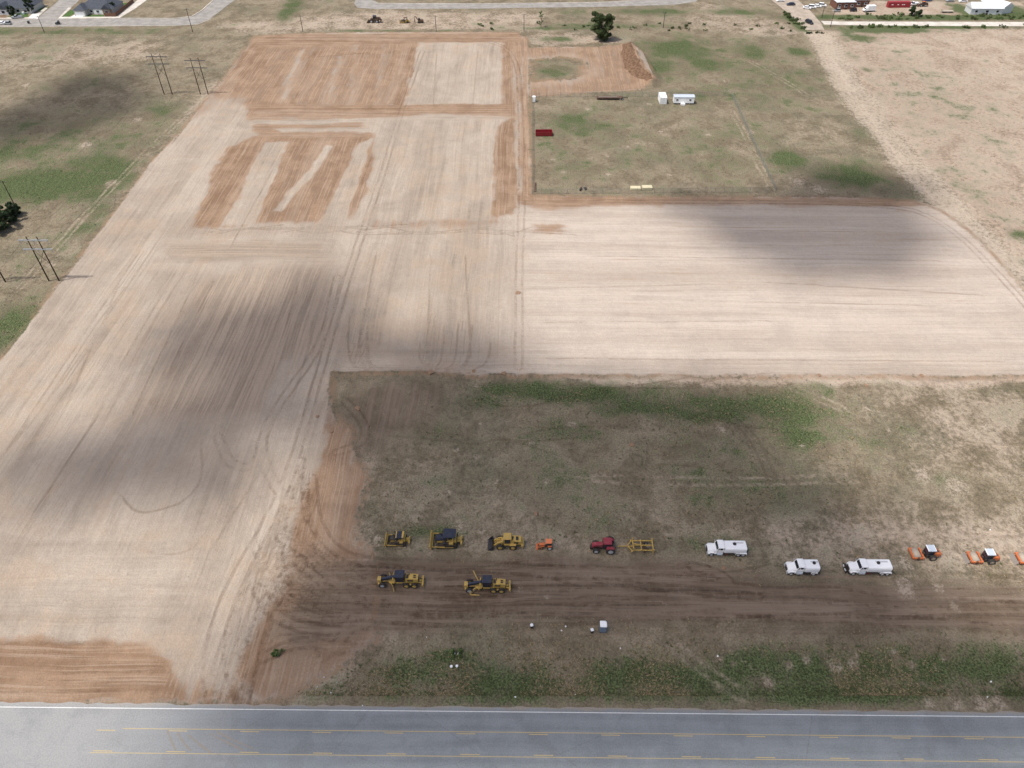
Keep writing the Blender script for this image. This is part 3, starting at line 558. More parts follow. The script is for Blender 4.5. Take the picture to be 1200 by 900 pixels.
# ------------------------------------------------------------------ materials of the machines
YEL = paint('machine_yellow', (.52, .345, .080), .55, 0, .8, (.27, .20, .13)); DK = paint('black_steel', (.022, .022, .024), .6, 0, .4); GLASS = paint('tinted_glass', (.012, .018, .032), .12, 0, .12, spec=.7)
NAVY = paint('dark_canopy', (.018, .026, .050), .45, 0, .15); TYRE = paint('tyre_rubber', (.028, .027, .026), .85, 0, .45, (.20, .16, .12)); RIMY = paint('yellow_rim', (.50, .33, .07), .5, 0, .55); RIMG = paint('grey_rim', (.42, .44, .46), .5, .1, .25)
RIMW = paint('white_rim', (.62, .63, .64), .45, .1, .3); WHT = paint('white_enamel', (.90, .91, .92), .3, 0, .05, (.55, .52, .48)); ORG = paint('machine_orange', (.58, .15, .045), .55, 0, .5); RED = paint('tractor_red', (.28, .026, .048), .5, 0, .4)
STEEL = paint('worn_steel', (.30, .29, .28), .5, .5, .5); DRUM = paint('dusty_drum', (.42, .36, .29), .75, .1, .5, (.40, .32, .23)); CHROME = paint('bright_metal', (.65, .67, .70), .3, .7, .2); PALER = paint('pale_roof', (.50, .56, .64), .4, 0, .15, (.5, .45, .4))
RUSTY = paint('brown_steel', (.10, .055, .035), .7, .1, .4); WOOD = paint('pole_wood', (.055, .038, .026), .9, 0, .4, (.11, .085, .06)); GALV = paint('galvanised', (.42, .44, .45), .5, .4, .3); TRACK = paint('crawler_track', (.035, .030, .027), .8, .1, .6, (.17, .125, .085))
WCACHE = {}
def wheel(par, x, y, r, w, rim=RIMY, side=None):
    """tyre with lugs (wheel) and its rim; centre at height r; side -1 faces the viewer's side"""
    key = (r, w)
    if key not in WCACHE:
        b = MB(); n = 20; prof = [(.58, -.42), (.86, -.5), (.97, -.38), (1, 0), (.97, .38), (.86, .5), (.58, .42)]
        rings = [[(r*q*math.cos(2*math.pi*i/n), w*t, r*q*math.sin(2*math.pi*i/n)) for i in range(n)] for q, t in prof]
        b.loft(rings)
        for i in range(n):
            a = 2*math.pi*i/n; b.box((r*1.0*math.cos(a), w*(.22 if i % 2 else -.22), r*1.0*math.sin(a)), (r*.05, w*.5, r*.10), ry=-a)
        WCACHE[key] = b.v, b.f, {}
    v, f, d = WCACHE[key]
    if 'tyre' not in d:
        t = MB(); t.v, t.f = v, f; d['tyre'] = t.mesh('wheel', TYRE)
    if rim.name not in d:
        q = MB(); n = 14
        rg_ = [[(r*a*math.cos(2*math.pi*i/n), w*c, r*a*math.sin(2*math.pi*i/n)) for i in range(n)] for a, c in ((.18, -.54), (.22, -.46), (.57, -.47), (.60, -.30), (.60, .30), (.57, .47), (.22, .46), (.18, .54))]
        q.loft(rg_)
        d[rim.name] = q.mesh('rim', rim)
    o = link('wheel', d['tyre'], par, (x, y, r)); link('rim', d[rim.name], o)
    return o
def put(name, label, cat, px0, px1, pyb, width, length, group=None, rz=0.0):
    """a machine whose near side touches the ground at row pyb between columns px0 and px1; local -x is its front"""
    x0, y0 = G(px0, pyb); x1, _ = G(px1, pyb)
    cx = (x0+x1)/2; cy = y0+width/2
    return thing(name, label, cat, (cx, cy, gz(cx, cy)-.02), rz-.0095, group)
# ------------------------------------------------------------------ the machines
def grader(t, blade_rot=.5, big_blade=False):
    W2 = 1.02
    b = MB(); b.box((-4.25, 0, 1.25), (.75, 1.0, .75), taper=.9).box((-4.35, 0, .75), (.3, 1.7, .3)); b.build('front_block', YEL, t)
    b = MB(); b.prism([(-4.0, 1.05), (-3.6, 1.05), (-1.2, 2.0), (.1, 1.9), (.1, 2.35), (-1.4, 2.45), (-3.9, 1.6)], -.24, .24); b.build('gooseneck_beam', NAVY, t)
    b = MB(); b.cyl((-3.6, -W2, .68), (-3.6, W2, .68), .15, 8).box((-3.6, 0, .95), (.4, .9, .35)); b.build('front_axle', DK, t)
    for s in (-1, 1): wheel(t, -3.6, s*W2, .68, .42, RIMY if s > 0 else RIMG)
    ca, sa = math.cos(blade_rot), math.sin(blade_rot)
    L = 2.05 if not big_blade else 2.35
    bl = MB(); prof = [(-.30, .08), (-.12, .02), (-.02, .35), (-.14, .70), (-.32, .80), (-.26, .68), (-.14, .35), (-.20, .12)]
    rr = [[(-1.75+(x*ca-y*sa), x*sa+y*ca, z+.02) for x, z in prof] for y in (-L, L)]
    bl.loft(rr); bl.build('blade', paint('blade_steel', (.50, .36, .15), .5, .2, .5), t)
    b = MB(); b.cyl((-1.7, 0, .92), (-1.7, 0, 1.08), .82, 18).box((-2.6, .18, 1.05), (2.0, .14, .16), rz=-.12).box((-2.6, -.18, 1.05), (2.0, .14, .16), rz=.12); b.build('drawbar_circle', YEL, t)
    b = MB()
    for s in (-1, 1):
        b.cyl((-1.5, s*.3, 2.3), (-1.75, s*.95, .95), .075, 8).cyl((-1.35, s*.75, 2.55), (-1.5, s*.3, 2.2), .11, 8).box((-1.75, s*.62, .82), (.25, .55, .22))
    if big_blade: b.cyl((-2.1, 1.2, 1.3), (-3.0, 3.3, .9), .10, 8).cyl((-2.1, 1.2, 1.3), (-1.6, .4, 1.0), .10, 8).cyl((-1.6, -2.1, .9), (-3.3, -1.8, .5), .10, 8)
    b.build('lift_arms', YEL, t)
    b = MB(); b.box((-.15, 0, 2.35), (1.7, 1.5, 1.7), taper=.93); b.build('cab', GLASS, t)
    
    for sx in (-1, 1):
        for s in (-1, 1): MB().box((-.15+sx*.80, s*.70, 2.35), (.10, .10, 1.7)).build('cab_post', DK, t)
    b = MB(); b.rbox((-.12, 0, 3.27), (1.85, 1.75, .16), .07); b.build('cab_roof', NAVY, t)
    b = MB(); b.box((.2, 0, 1.25), (2.2, 1.5, .5)).box((2.1, 0, 1.0), (2.7, 1.0, .5)); b.build('rear_frame', YEL, t)
    b = MB(); b.prism([(1.0, 1.2), (3.35, 1.2), (3.45, 2.2), (2.3, 2.45), (1.0, 2.35)], -.62, .62); h = b.build('engine_hood', YEL, t)
    b = MB(); b.box((2.75, .2, 2.40), (.5, .28, .03), ry=.2).box((2.75, -.2, 2.40), (.5, .28, .03), ry=.2).cyl((1.7, .3, 2.3), (1.7, .3, 3.0), .08, 8); b.build('vent', DK, h)
    for s in (-1, 1): MB().box((1.9, s*.635, 1.85), (1.1, .03, .5)).build('side_grille', DK, h); MB().box((.75, s*.85, 1.05), (.7, .35, .5)).build('tool_box', DK, t); MB().cyl((.9, s*.75, 1.3), (.9, s*.75, 2.3), .035, 6).build('handrail', DK, t)
    MB().box((1.35, .0, 2.43), (.45, .9, .05)).build('intake_cover', DK, h)
    b = MB(); b.box((3.45, 0, 1.75), (.06, 1.1, .8)); b.build('radiator_grille', DK, t)
    for s in (-1, 1):
        b = MB(); b.box((1.85, s*.82, .72), (2.2, .24, .42)); b.build('tandem_case', YEL, t)
        for x in (1.1, 2.65): wheel(t, x, s*1.02, .68, .44, RIMY)
    b = MB(); b.box((3.75, 0, 1.0), (.5, .5, .2)).box((4.25, 0, .85), (.3, 2.2, .35)).box((4.0, .6, 1.1), (.9, .14, .16), ry=.25).box((4.0, -.6, 1.1), (.9, .14, .16), ry=.25)
    for y in (-.9, -.3, .3, .9): b.box((4.35, y, .55), (.16, .10, .75), ry=-.2)
    b.build('ripper', YEL, t)
def dozer(t, k=1.0, canopy=NAVY, long_dark=False):
    S = lambda *a: tuple(v*k for v in a)
    for s in (-1, 1):
        b = MB(); hw = .28*k; y = s*.98*k; pr = [(-1.7, .12), (-1.45, 0), (1.35, 0), (1.65, .15), (1.72, .5), (1.5, .82), (-1.4, .72), (-1.72, .45)]
        b.prism([(x*k, z*k) for x, z in pr], y-hw, y+hw)
        for i in range(13): b.box((k*(-1.5+i*.24), y, .03*k), (.07*k, hw*2.1, .08*k)); 
        for i in range(12): b.box((k*(-1.35+i*.245), y, (.755+.0085*i)*k), (.07*k, hw*2.08, .06*k))
        c = b.build('crawler_track', TRACK, t)
        b = MB(); b.box((0, y+s*.29*k, .36*k), S(2.2, .05, .14)); b.build('track_frame', YEL, c)
        b = MB(); b.box((-1.55*k, s*1.32*k, .55*k), S(2.6, .12, .2), ry=.04); b.build('push_arm', YEL, t)
    b = MB(); prof = [(-2.62, .05), (-2.48, .05), (-2.36, .5), (-2.42, 1.0), (-2.62, 1.25), (-2.68, 1.22), (-2.52, .95), (-2.46, .5)]
    b.prism([(x*k, z*k) for x, z in prof], -1.55*k, 1.55*k); b.box((-2.3*k, 0, .6*k), S(.14, 2.6, .12)); b.build('blade', YEL, t)
    b = MB(); b.prism([(x*k, z*k) for x, z in [(-1.75, .5), (0, .5), (0, 1.55), (-1.6, 1.42), (-1.78, 1.2)]], -.48*k, .48*k); h = b.build('engine_hood', NAVY if long_dark else DK, t)
    for s in (-1, 1): MB().box((-.95*k, s*.50*k, .85*k), S(1.3, .05, .45)).build('side_panel', YEL, h)
    b = MB(); b.box((-.9*k, 0, 1.51*k), S(1.3, .62, .05), ry=-.08).cyl(S(-.8, .25, 1.5), S(-.8, .25, 2.1), .07*k, 8).cyl(S(-.45, -.2, 1.5), S(-.45, -.2, 1.85), .1*k, 8); b.build('hood_cover', DK if not long_dark else NAVY, h)
    b = MB(); b.box((-1.80*k, 0, .95*k), S(.06, .8, .75)); b.build('radiator_grille', DK, t)
    b = MB(); b.box((.75*k, 0, .75*k), S(1.6, 1.3, .55)).rbox((1.25*k, 0, 1.35*k), S(.65, 1.5, .75), .08*k); b.box((.75*k, .88*k, 1.0*k), S(.7, .42, .28)).box((.75*k, -.88*k, 1.0*k), S(.7, .42, .28)); b.build('rear_body', YEL, t)
    MB().box((-.15*k, 0, .98*k), S(1.1, 2.1, .08)).build('operator_floor', DK, t)
    b = MB(); b.box((.55*k, 0, 1.35*k), S(.5, .55, .2)).box((.82*k, 0, 1.6*k), S(.14, .55, .6)); b.build('seat', DK, t)
    
    for x in (-.12, 1.22):
        for s in (-1, 1): MB().box((x*k, s*.72*k, 1.75*k), S(.09, .09, 1.5)).build('canopy_post', DK, t)
    b = MB(); b.rbox((.52*k, 0, 2.55*k), S(1.75 if not long_dark else 2.0, 1.75, .12), .05); cn = b.build('canopy', canopy, t)
    if not long_dark:
        MB().box((1.18*k, 0, 2.63*k), S(.40, 1.70, .05)).build('roof_stripe', YEL, cn); MB().box((-.20*k, 0, 2.63*k), S(.20, 1.70, .05)).build('roof_stripe', YEL, cn)
    b = MB(); b.box((1.95*k, 0, .9*k), S(.6, .9, .2)).box((2.35*k, 0, .75*k), S(.25, 1.7, .32)).box((2.1*k, 0, 1.15*k), S(.5, .5, .12), ry=.3)
    for y in (-.65, 0, .65): b.box((2.45*k, y*k, .45*k), S(.14, .10, .85), ry=-.25)
    b.build('ripper', YEL, t)
def loader(t, k=1.0, cabm=YEL, body=YEL):
    S = lambda *a: tuple(v*k for v in a)
    b = MB(); prof = [(-3.65, .04), (-2.75, .03), (-2.55, .3), (-2.62, .95), (-2.80, 1.20), (-2.84, 1.16), (-2.70, .9), (-2.66, .35), (-2.8, .12), (-3.65, .10)]
    b.prism([(x*k, z*k) for x, z in prof], -1.35*k, 1.35*k)
    for s in (-1, 1): b.prism([(x*k, z*k) for x, z in [(-3.65, .06), (-2.7, .08), (-2.6, .95), (-2.84, 1.16)]], s*1.35*k-.04, s*1.35*k+.04)
    for i in range(8): b.box((-3.72*k, (-1.2+i*.343)*k, .07*k), S(.22, .10, .06))
    b.build('bucket', paint('bucket_steel', (.030, .032, .040), .5, .2, .3) if body == YEL else RUSTY, t)
    for s in (-1, 1):
        b = MB(); b.prism([(x*k, z*k) for x, z in [(-2.62, .45), (-2.3, .55), (-1.4, 1.35), (-.75, 1.65), (-.75, 1.95), (-1.5, 1.75), (-2.5, .85)]], s*.55*k-.11*k, s*.55*k+.11*k); a = b.build('lift_arm', body, t)
        b = MB(); b.cyl(S(-2.1, s*.55, .55), S(-.9, s*.55, 1.0), .08*k, 8); b.build('cylinder_ram', CHROME, a)
    b = MB(); b.prism([(x*k, z*k) for x, z in [(-2.45, .8), (-1.5, 2.0), (-1.3, 2.0), (-2.3, .75)]], -.1*k, .1*k).cyl(S(-1.4, 0, 1.95), S(-.8, 0, 1.6), .09*k, 8); b.build('tilt_lever', body, t)
    b = MB(); b.box((-1.1*k, 0, .95*k), S(1.5, .9, .8)).box((-.8*k, 0, 1.5*k), S(.5, 1.2, .7)); b.build('front_frame', body, t)
    for x in (-1.25, 1.35):
        for s in (-1, 1): wheel(t, x*k, s*1.02*k, .74*k, .55*k, RIMY if body == YEL else RIMG)
    for s in (-1, 1):
        b = MB(); b.box((1.35*k, s*1.0*k, 1.56*k), S(1.3, .55, .07)); b.build('fender', body, t)
    b = MB(); b.box((.9*k, 0, .95*k), S(2.6, .9, .7)).box((.15*k, 0, 1.25*k), S(1.2, 1.7, .4)); b.build('rear_frame', body, t)
    b = MB(); b.box((.25*k, 0, 2.2*k), S(1.35, 1.4, 1.5), taper=.95); b.build('cab', GLASS, t)
    
    for sx in (-1, 1):
        for s in (-1, 1): MB().box(((.25+sx*.64)*k, s*.68*k, 2.2*k), S(.11, .11, 1.5)).build('cab_post', body, t)
    b = MB(); b.rbox((.25*k, 0, 3.03*k), S(1.6, 1.6, .18), .07*k); b.build('cab_roof', cabm, t)
    b = MB(); b.prism([(x*k, z*k) for x, z in [(1.0, 1.2), (3.0, 1.2), (3.15, 1.5), (3.0, 2.25), (1.0, 2.4)]], -.72*k, .72*k); h = b.build('engine_hood', body, t)
    b = MB(); b.box((1.3*k, .2*k, 2.41*k), S(.35, .5, .04), ry=.07).box((2.2*k, 0, 2.36*k), S(.5, .9, .04), ry=.07).cyl(S(1.3, -.35, 2.35), S(1.3, -.35, 2.9), .08*k, 8).box((2.0*k, -.73*k, 1.8*k), S(.9, .03, .5)); b.build('vent', DK, h)
    b = MB(); b.rbox((3.25*k, 0, 1.0*k), S(.55, 2.0, .65), .1*k); b.build('counterweight', body, t)
    b = MB(); b.box((-.2*k, -1.0*k, .85*k), S(.5, .35, .06)).box((-.2*k, -1.0*k, .55*k), S(.45, .3, .06)).box((-.42*k, -1.0*k, .75*k), S(.05, .3, .6)); b.build('step', DK, t)
def farm_tractor(t):
    b = MB(); b.prism([(-2.75, .95), (-.55, .95), (-.55, 1.95), (-1.6, 1.92), (-2.5, 1.75), (-2.8, 1.45)], -.42, .42); h = b.build('hood', RED, t)
    b = MB(); b.box((-2.78, 0, 1.25), (.10, .78, .62), ry=.1).box((-1.5, .425, 1.25), (1.5, .03, .4)).box((-1.5, -.425, 1.25), (1.5, .03, .4)); b.build('grille', DK, h)
    b = MB(); b.box((-2.75, 0, .75), (.6, .8, .5)).box((-1.0, 0, .75), (3.6, .5, .5)).box((1.0, 0, .95), (1.2, .9, .7)); b.build('chassis', DK, t)
    b = MB(); b.cyl((-.5, .5, 1.6), (-.5, .5, 2.9), .07, 8); b.build('exhaust', DK, t)
    b = MB(); b.box((.35, 0, 2.05), (1.6, 1.5, 1.35), taper=.92); b.build('cab', GLASS, t)
    
    for sx in (-1, 1):
        for s in (-1, 1): MB().box((.35+sx*.74, s*.70, 2.05), (.09, .09, 1.35)).build('cab_post', DK, t)
    b = MB(); b.rbox((.38, 0, 2.82), (1.75, 1.65, .22), .09); b.build('cab_roof', RED, t)
    for s in (-1, 1):
        b = MB(); b.prism([(.25, 1.5), (1.75, 1.5), (1.8, 1.7), (1.4, 1.92), (.5, 1.92), (.2, 1.7)], s*1.05-.32, s*1.05+.32); b.build('fender', RED, t)
        wheel(t, -1.85, s*.98, .68, .50, RIMG); wheel(t, 1.05, s*1.15, .92, .60, RIMG)
        wheel(t, 1.05, s*1.72, .92, .42, RIMG) if s > 0 else None
    MB().cyl((-1.85, -.9, .68), (-1.85, .9, .68), .14, 8).build('axle', DK, t); MB().cyl((1.05, -1.0, .92), (1.05, 1.0, .92), .18, 8).build('axle', DK, t)
    b = MB()
    for s in (-1, 1): b.cyl((1.5, s*.4, .75), (2.15, s*.35, .6), .05, 6)
    b.box((1.9, 0, .42), (.9, .12, .1)); b.build('hitch', DK, t)
def land_plane(t):
    b = MB(); b.box((-3.3, 0, .55), (2.9, .16, .16)).cyl((-4.7, 0, .5), (-4.5, 0, .5), .16, 8); b.build('drawbar', YEL, t)
    b = MB(); b.box((-2.3, -.75, .72), (1.7, .15, .18), rz=-.95).box((-2.3, .75, .72), (1.7, .15, .18), rz=.95).box((-1.75, -1.05, .62), (1.2, .15, .18), rz=.8).box((-1.75, 1.05, .62), (1.2, .15, .18), rz=-.8); b.build('front_frame', YEL, t)
    b = MB()
    for y in (-1.15, .05, 1.15): b.box((.3, y, .85), (4.2, .17, .20))
    for x in (-1.7, -.1, 2.3): b.box((x, 0, 1.06), (.19, 2.55, .20))
    b.build('main_frame', YEL, t)
    b = MB(); b.prism([(.4, .10), (.52, .10), (.62, .45), (.5, .8), (.38, .78), (.48, .45)], -1.3, 1.3); b.build('scraper_blade', RUSTY, t)
    for s in (-1, 1): MB().box((-1.75, s*1.25, 1.3), (.16, .16, .9)).build('upright', YEL, t); MB().box((2.35, s*1.3, .75), (.24, .24, 1.25)).build('upright', YEL, t)
    MB().cyl((-1.9, 0, 1.5), (-.2, 0, 1.15), .09, 8).build('lift_ram', YEL, t)
    for s in (-1, 1):
        wheel(t, 1.1, s*.75, .42, .26, RIMG)
def compact_tractor(t):
    b = MB(); b.prism([(-1.35, .6), (-.25, .6), (-.25, 1.2), (-1.1, 1.15), (-1.38, .98)], -.28, .28); b.build('hood', ORG, t)
    b = MB(); b.box((.1, 0, .55), (2.0, .35, .3)).box((.45, 0, .8), (.8, .7, .3)); b.build('chassis', DK, t)
    for s in (-1, 1):
        wheel(t, -.95, s*.55, .34, .25, ORG); wheel(t, .75, s*.66, .55, .36, RIMW)
        b = MB(); b.box((.7, s*.62, 1.14), (.85, .40, .08)).box((.33, s*.62, .95), (.08, .40, .4)); b.build('fender', ORG, t)
        b = MB(); b.box((-1.15, s*.45, .62), (1.5, .12, .14), ry=-.45); b.build('loader_arm', ORG, t)
    b = MB(); b.prism([(-2.05, .04), (-1.65, .04), (-1.58, .45), (-1.64, .5), (-1.72, .12), (-2.05, .1)], -.75, .75); b.build('bucket', ORG, t)
    b = MB(); b.box((.6, 0, 1.12), (.45, .45, .12)).box((.82, 0, 1.35), (.1, .45, .4)); b.build('seat', DK, t)
    
    for x in (.0, 1.0):
        for s in (-1, 1): MB().box((x, s*.5, 1.45), (.06, .06, 1.3)).build('canopy_post', DK, t)
    b = MB(); b.rbox((.5, 0, 2.12), (1.3, 1.2, .09), .04); b.build('canopy', paint('canopy_orange', (.72, .22, .09), .5, 0, .2), t)
def roller(t, front_blade=False):
    b = MB(); b.cyl((-1.9, -1.02, .74), (-1.9, 1.02, .74), .74, 26); b.build('drum', DRUM, t, True)
    b = MB()
    for s in (-1, 1): b.prism([(-2.85, .55), (-.75, .55), (-.7, 1.0), (-2.85, 1.0)], s*1.15-.11, s*1.15+.11)
    b.box((-2.88, 0, .85), (.30, 2.5, .42)).box((-.85, 0, .85), (.35, 2.2, .4)); b.build('drum_frame', ORG, t)
    for s in (-1, 1):
        b = MB(); b.cyl((-1.9, s*1.03, .74), (-1.9, s*1.30, .74), .34, 14); b.build('drum_motor', RUSTY, t)
    if front_blade:
        b = MB(); b.prism([(-3.85, .04), (-3.75, .04), (-3.30, .85), (-3.42, .92)], -1.25, 1.25)
        for s in (-1, 1): b.box((-3.15, s*.8, .7), (.7, .14, .16))
        b.build('levelling_blade', paint('blade_grey', (.33, .30, .27), .5, .3, .5), t)
    b = MB(); b.box((-.45, 0, .8), (.7, .5, .5)).cyl((-.45, 0, .4), (-.45, 0, 1.2), .18, 8); b.build('articulation_joint', DK, t)
    b = MB(); b.box((.55, 0, 1.0), (1.5, 1.5, .55)); b.build('cab_base', DK, t)
    b = MB(); b.box((.45, 0, 1.95), (1.45, 1.4, 1.35), taper=.94); b.build('cab', GLASS, t)
    
    for sx in (-1, 1):
        for s in (-1, 1): MB().box((.45+sx*.68, s*.66, 1.95), (.08, .08, 1.35)).build('cab_post', DK, t)
    b = MB(); b.rbox((.45, 0, 2.72), (1.65, 1.6, .18), .06); r_ = b.build('cab_roof', PALER, t)
    b = MB(); b.box((-.33, 0, 2.80), (.16, 1.5, .05)).box((1.2, 0, 2.80), (.10, 1.5, .05)); b.build('roof_edge', WHT, r_)
    b = MB(); rg = lambda x, w, z0, z1: [(x, -w, z0), (x, w, z0), (x, w, z1-.15), (x, w-.2, z1), (x, -w+.2, z1), (x, -w, z1-.15)]
    b.loft([rg(1.2, .72, .75, 1.95), rg(2.2, .70, .75, 1.75), rg(2.8, .58, .8, 1.45), rg(2.95, .5, .85, 1.25)]); h = b.build('engine_hood', ORG, t)
    b = MB(); b.box((2.0, 0, 1.81), (.7, .6, .03), ry=.19).cyl((1.5, .4, 1.85), (1.5, .4, 2.5), .06, 8); b.build('vent', RUSTY, h)
    b = MB(); b.box((1.5, 0, .7), (1.8, .9, .4)); b.build('rear_frame', ORG, t)
    for s in (-1, 1): wheel(t, 1.15, s*.98, .74, .55, paint('dusty_rim', (.30, .25, .20), .7, 0, .5))
def water_truck(t, L=8.0, tandem=True, guard=False, sloped=False):
    h = L/2; f = -h                                  # front of the bumper
    hoodl = 1.75 if not sloped else 1.7
    rg = lambda x, w, z0, z1, e: [(x, -w, z0), (x, w, z0), (x, w, z1-e), (x, w-e, z1), (x, -w+e, z1), (x, -w, z1-e)]
    b = MB(); z1 = 1.72 if not sloped else 1.5
    b.loft([rg(f+.12, .72, .75, z1-.25, .2), rg(f+.3, .85, .7, z1, .2), rg(f+hoodl, .95, .7, 2.0, .22)]); hd = b.build('hood', WHT, t)
    b = MB(); b.box((f+.10, 0, 1.1), (.06, 1.15, .75)); b.build('grille', DK, hd)
    for s in (-1, 1):
        b = MB(); b.cyl((f+.12, s*.95, 1.0), (f+.05, s*.95, 1.0), .14, 10); b.build('headlight', CHROME, hd)
        b = MB(); b.prism([(f+.25, .9), (f+.5, 1.35), (f+1.3, 1.38), (f+1.7, 1.05), (f+1.7, .9), (f+1.45, .95), (f+1.25, 1.2), (f+.6, 1.2), (f+.45, .9)], s*.98-.24, s*.98+.24); b.build('fender', WHT, t)
    b = MB(); b.box((f+.08, 0, .62), (.16, 2.3, .32)); b.build('bumper', CHROME if not guard else DK, t)
    cx = f+hoodl
    b = MB(); b.loft([[(cx+a, y*q, z) for a, y in ((0, -1), (1.45, -1), (1.45, 1), (0, 1))] for z, q in ((.75, 1.08), (1.95, 1.08))]); b.build('cab', WHT, t)
    b = MB(); b.prism([(cx+.05, 1.95), (cx+1.45, 1.95), (cx+1.42, 2.65), (cx+.38, 2.65)], -1.0, 1.0); g_ = b.build('cab_glass', GLASS, t)
    b = MB(); b.rbox((cx+.93, 0, 2.74), (1.25, 2.08, .2), .09); b.build('cab_roof', WHT, t)
    for s in (-1, 1):
        MB().box((cx+1.36, s*.98, 2.3), (.2, .12, .72)).build('cab_pillar', WHT, t); MB().box((cx+.62, s*.99, 2.3), (.08, .1, .72)).build('cab_pillar', WHT, t); MB().box((cx+.2, s*.99, 2.3), (.07, .1, .8), ry=.45).build('cab_pillar', WHT, t)
    for s in (-1, 1):
        b = MB(); b.box((cx+.75, s*1.09, 1.4), (1.1, .03, 1.0)); d_ = b.build('door', WHT, t)
        b = MB(); b.box((cx+1.15, s*1.115, 1.55), (.16, .03, .05)); b.build('handle', DK, d_)
        b = MB(); b.box((cx+.05, s*1.35, 2.05), (.06, .22, .45)).cyl((cx+.1, s*1.05, 1.95), (cx+.05, s*1.35, 2.0), .025, 6); b.build('mirror', CHROME, t)
        b = MB(); b.cyl((cx+.25, s*.98, .68), (cx+1.35, s*.98, .68), .32, 14); b.build('fuel_tank', CHROME if s < 0 else DK, t)
    tx0, tx1 = cx+1.6, h-.25
    def tr(x, q=1.0): return [(x, y*q, z) for y, z in [(-.85, 1.12), (.85, 1.12), (1.12, 1.28), (1.16, 1.6), (1.15, 2.22), (1.03, 2.48), (.78, 2.58), (-.78, 2.58), (-1.03, 2.48), (-1.15, 2.22), (-1.16, 1.6), (-1.12, 1.28)]]
    b = MB(); b.loft([[(p[0], p[1]*.9, 1.85+(p[2]-1.85)*.9) for p in tr(tx0)], tr(tx0+.12), tr(tx1-.12), [(p[0], p[1]*.9, 1.85+(p[2]-1.85)*.9) for p in tr(tx1)]]); tk = b.build('tank', WHT, t)
    mxx = tx0+(tx1-tx0)*(.47 if tandem else .66)
    b = MB(); b.cyl((mxx, .12, 2.56), (mxx, .12, 2.74), .33, 16); b.build('manhole', DK, tk)
    b = MB(); b.box(((tx0+tx1)/2+.6, .42, 2.60), ((tx1-tx0)*.5, .35, .03)); b.build('walkway', RIMW, tk)
    b = MB(); b.box(((tx0+h)/2-.4, 0, .85), (h-tx0+1.6, .85, .3)); b.box((f+1.5, 0, .75), (3.0, .8, .2)); b.build('chassis', DK, t)
    b = MB()
    for s in (-1, 1): b.box(((tx0+tx1)/2, s*1.0, 1.10), ((tx1-tx0)*.98, .35, .10))
    b.build('side_rail', DK, t)
    ax = [h-1.75, h-.75] if tandem else [h-1.15]
    for s in (-1, 1):
        x0, x1 = ax[0]-.6, ax[-1]+.6
        b = MB(); b.box(((x0+x1)/2, s*1.05, 1.16), (x1-x0, .5, .05)).box((x0, s*1.05, 1.0), (.05, .5, .35)).box((x1, s*1.05, 1.0), (.05, .5, .35)); b.build('fender', WHT, t)
        wheel(t, f+.95, s*.98, .50, .30, RIMW)
        for x in ax: wheel(t, x, s*.92, .50, .55, RIMW)
        b = MB(); b.box((tx0+.55, s*1.0, .85), (.8, .4, .45)); b.build('tool_box', paint('red_primer', (.12, .025, .02), .6, 0, .3) if tandem else DK, t)
        b = MB(); b.box(((tx0+tx1)/2+.35, s*1.19, 1.35), (1.1, .04, .28)); b.build('side_panel', RIMW, tk)
    b = MB(); b.box((h-.1, 0, .95), (.12, 2.1, .12)).cyl((h-.05, -1.15, .8), (h-.05, 1.15, .8), .06, 8).box((h-.12, 0, 1.7), (.10, .5, 1.2)).box((h-.12, .8, 1.6), (.1, .08, 1.7)).box((h-.12, -.8, 1.6), (.1, .08, 1.7))
    for y in (-1.05, -.35, .35, 1.05): b.box((h+.02, y, .72), (.12, .18, .12))
    b.build('spray_bar', DK, t)
    b = MB(); b.cyl((cx+1.3, .85, 2.0), (cx+1.3, .85, 3.15), .06, 8); b.build('exhaust', CHROME, t)
    if guard:
        b = MB(); b.box((f-.55, 0, .95), (.14, 2.1, .12)).box((f-.55, 0, .55), (.14, 2.1, .12)).box((f-.55, 0, 1.3), (.12, 1.9, .10))
        for y in (-.95, -.3, .3, .95): b.box((f-.55, y, .9), (.12, .1, .9))
        for s in (-1, 1): b.box((f-.2, s*.5, .65), (.7, .14, .16))
        gd = b.build('front_rack', DK, t)
        for s in (-1, 1):
            b = MB(); b.cyl((f-.62, s*.75, 1.0), (f-.62, s*.2, 1.0), .13, 10); b.build('nozzle', RIMW, gd)
def excavator(t, k=1.0):
    for s in (-1, 1):
        b = MB(); b.prism([(x*k, z*k) for x, z in [(-1.6, .12), (-1.3, 0), (1.3, 0), (1.6, .2), (1.5, .65), (-1.5, .65)]], s*.9*k-.28*k, s*.9*k+.28*k); b.build('crawler_track', TRACK, t)
    b = MB(); b.rbox((.3*k, 0, 1.25*k), (2.6*k, 2.0*k, .9*k), .12); b.build('house', RUSTY, t)
    b = MB(); b.box((-.5*k, -.6*k, 1.9*k), (1.1*k, .8*k, 1.3*k), taper=.9); b.build('cab', GLASS, t)
    b = MB(); b.prism([(x*k, z*k) for x, z in [(-.8, 1.2), (-2.4, 3.3), (-3.2, 3.2), (-3.2, 3.0), (-2.5, 2.9), (-1.2, 1.1)]], -.15, .15); b.build('boom', RUSTY, t)
    b = MB(); b.box((-3.25*k, 0, 2.1*k), (.25*k, .25, 2.2*k)); b.build('arm', RUSTY, t)
    b = MB(); b.prism([(x*k, z*k) for x, z in [(-3.5, .6), (-2.9, .5), (-2.8, 1.0), (-3.3, 1.1)]], -.4, .4); b.build('bucket', RUSTY, t)

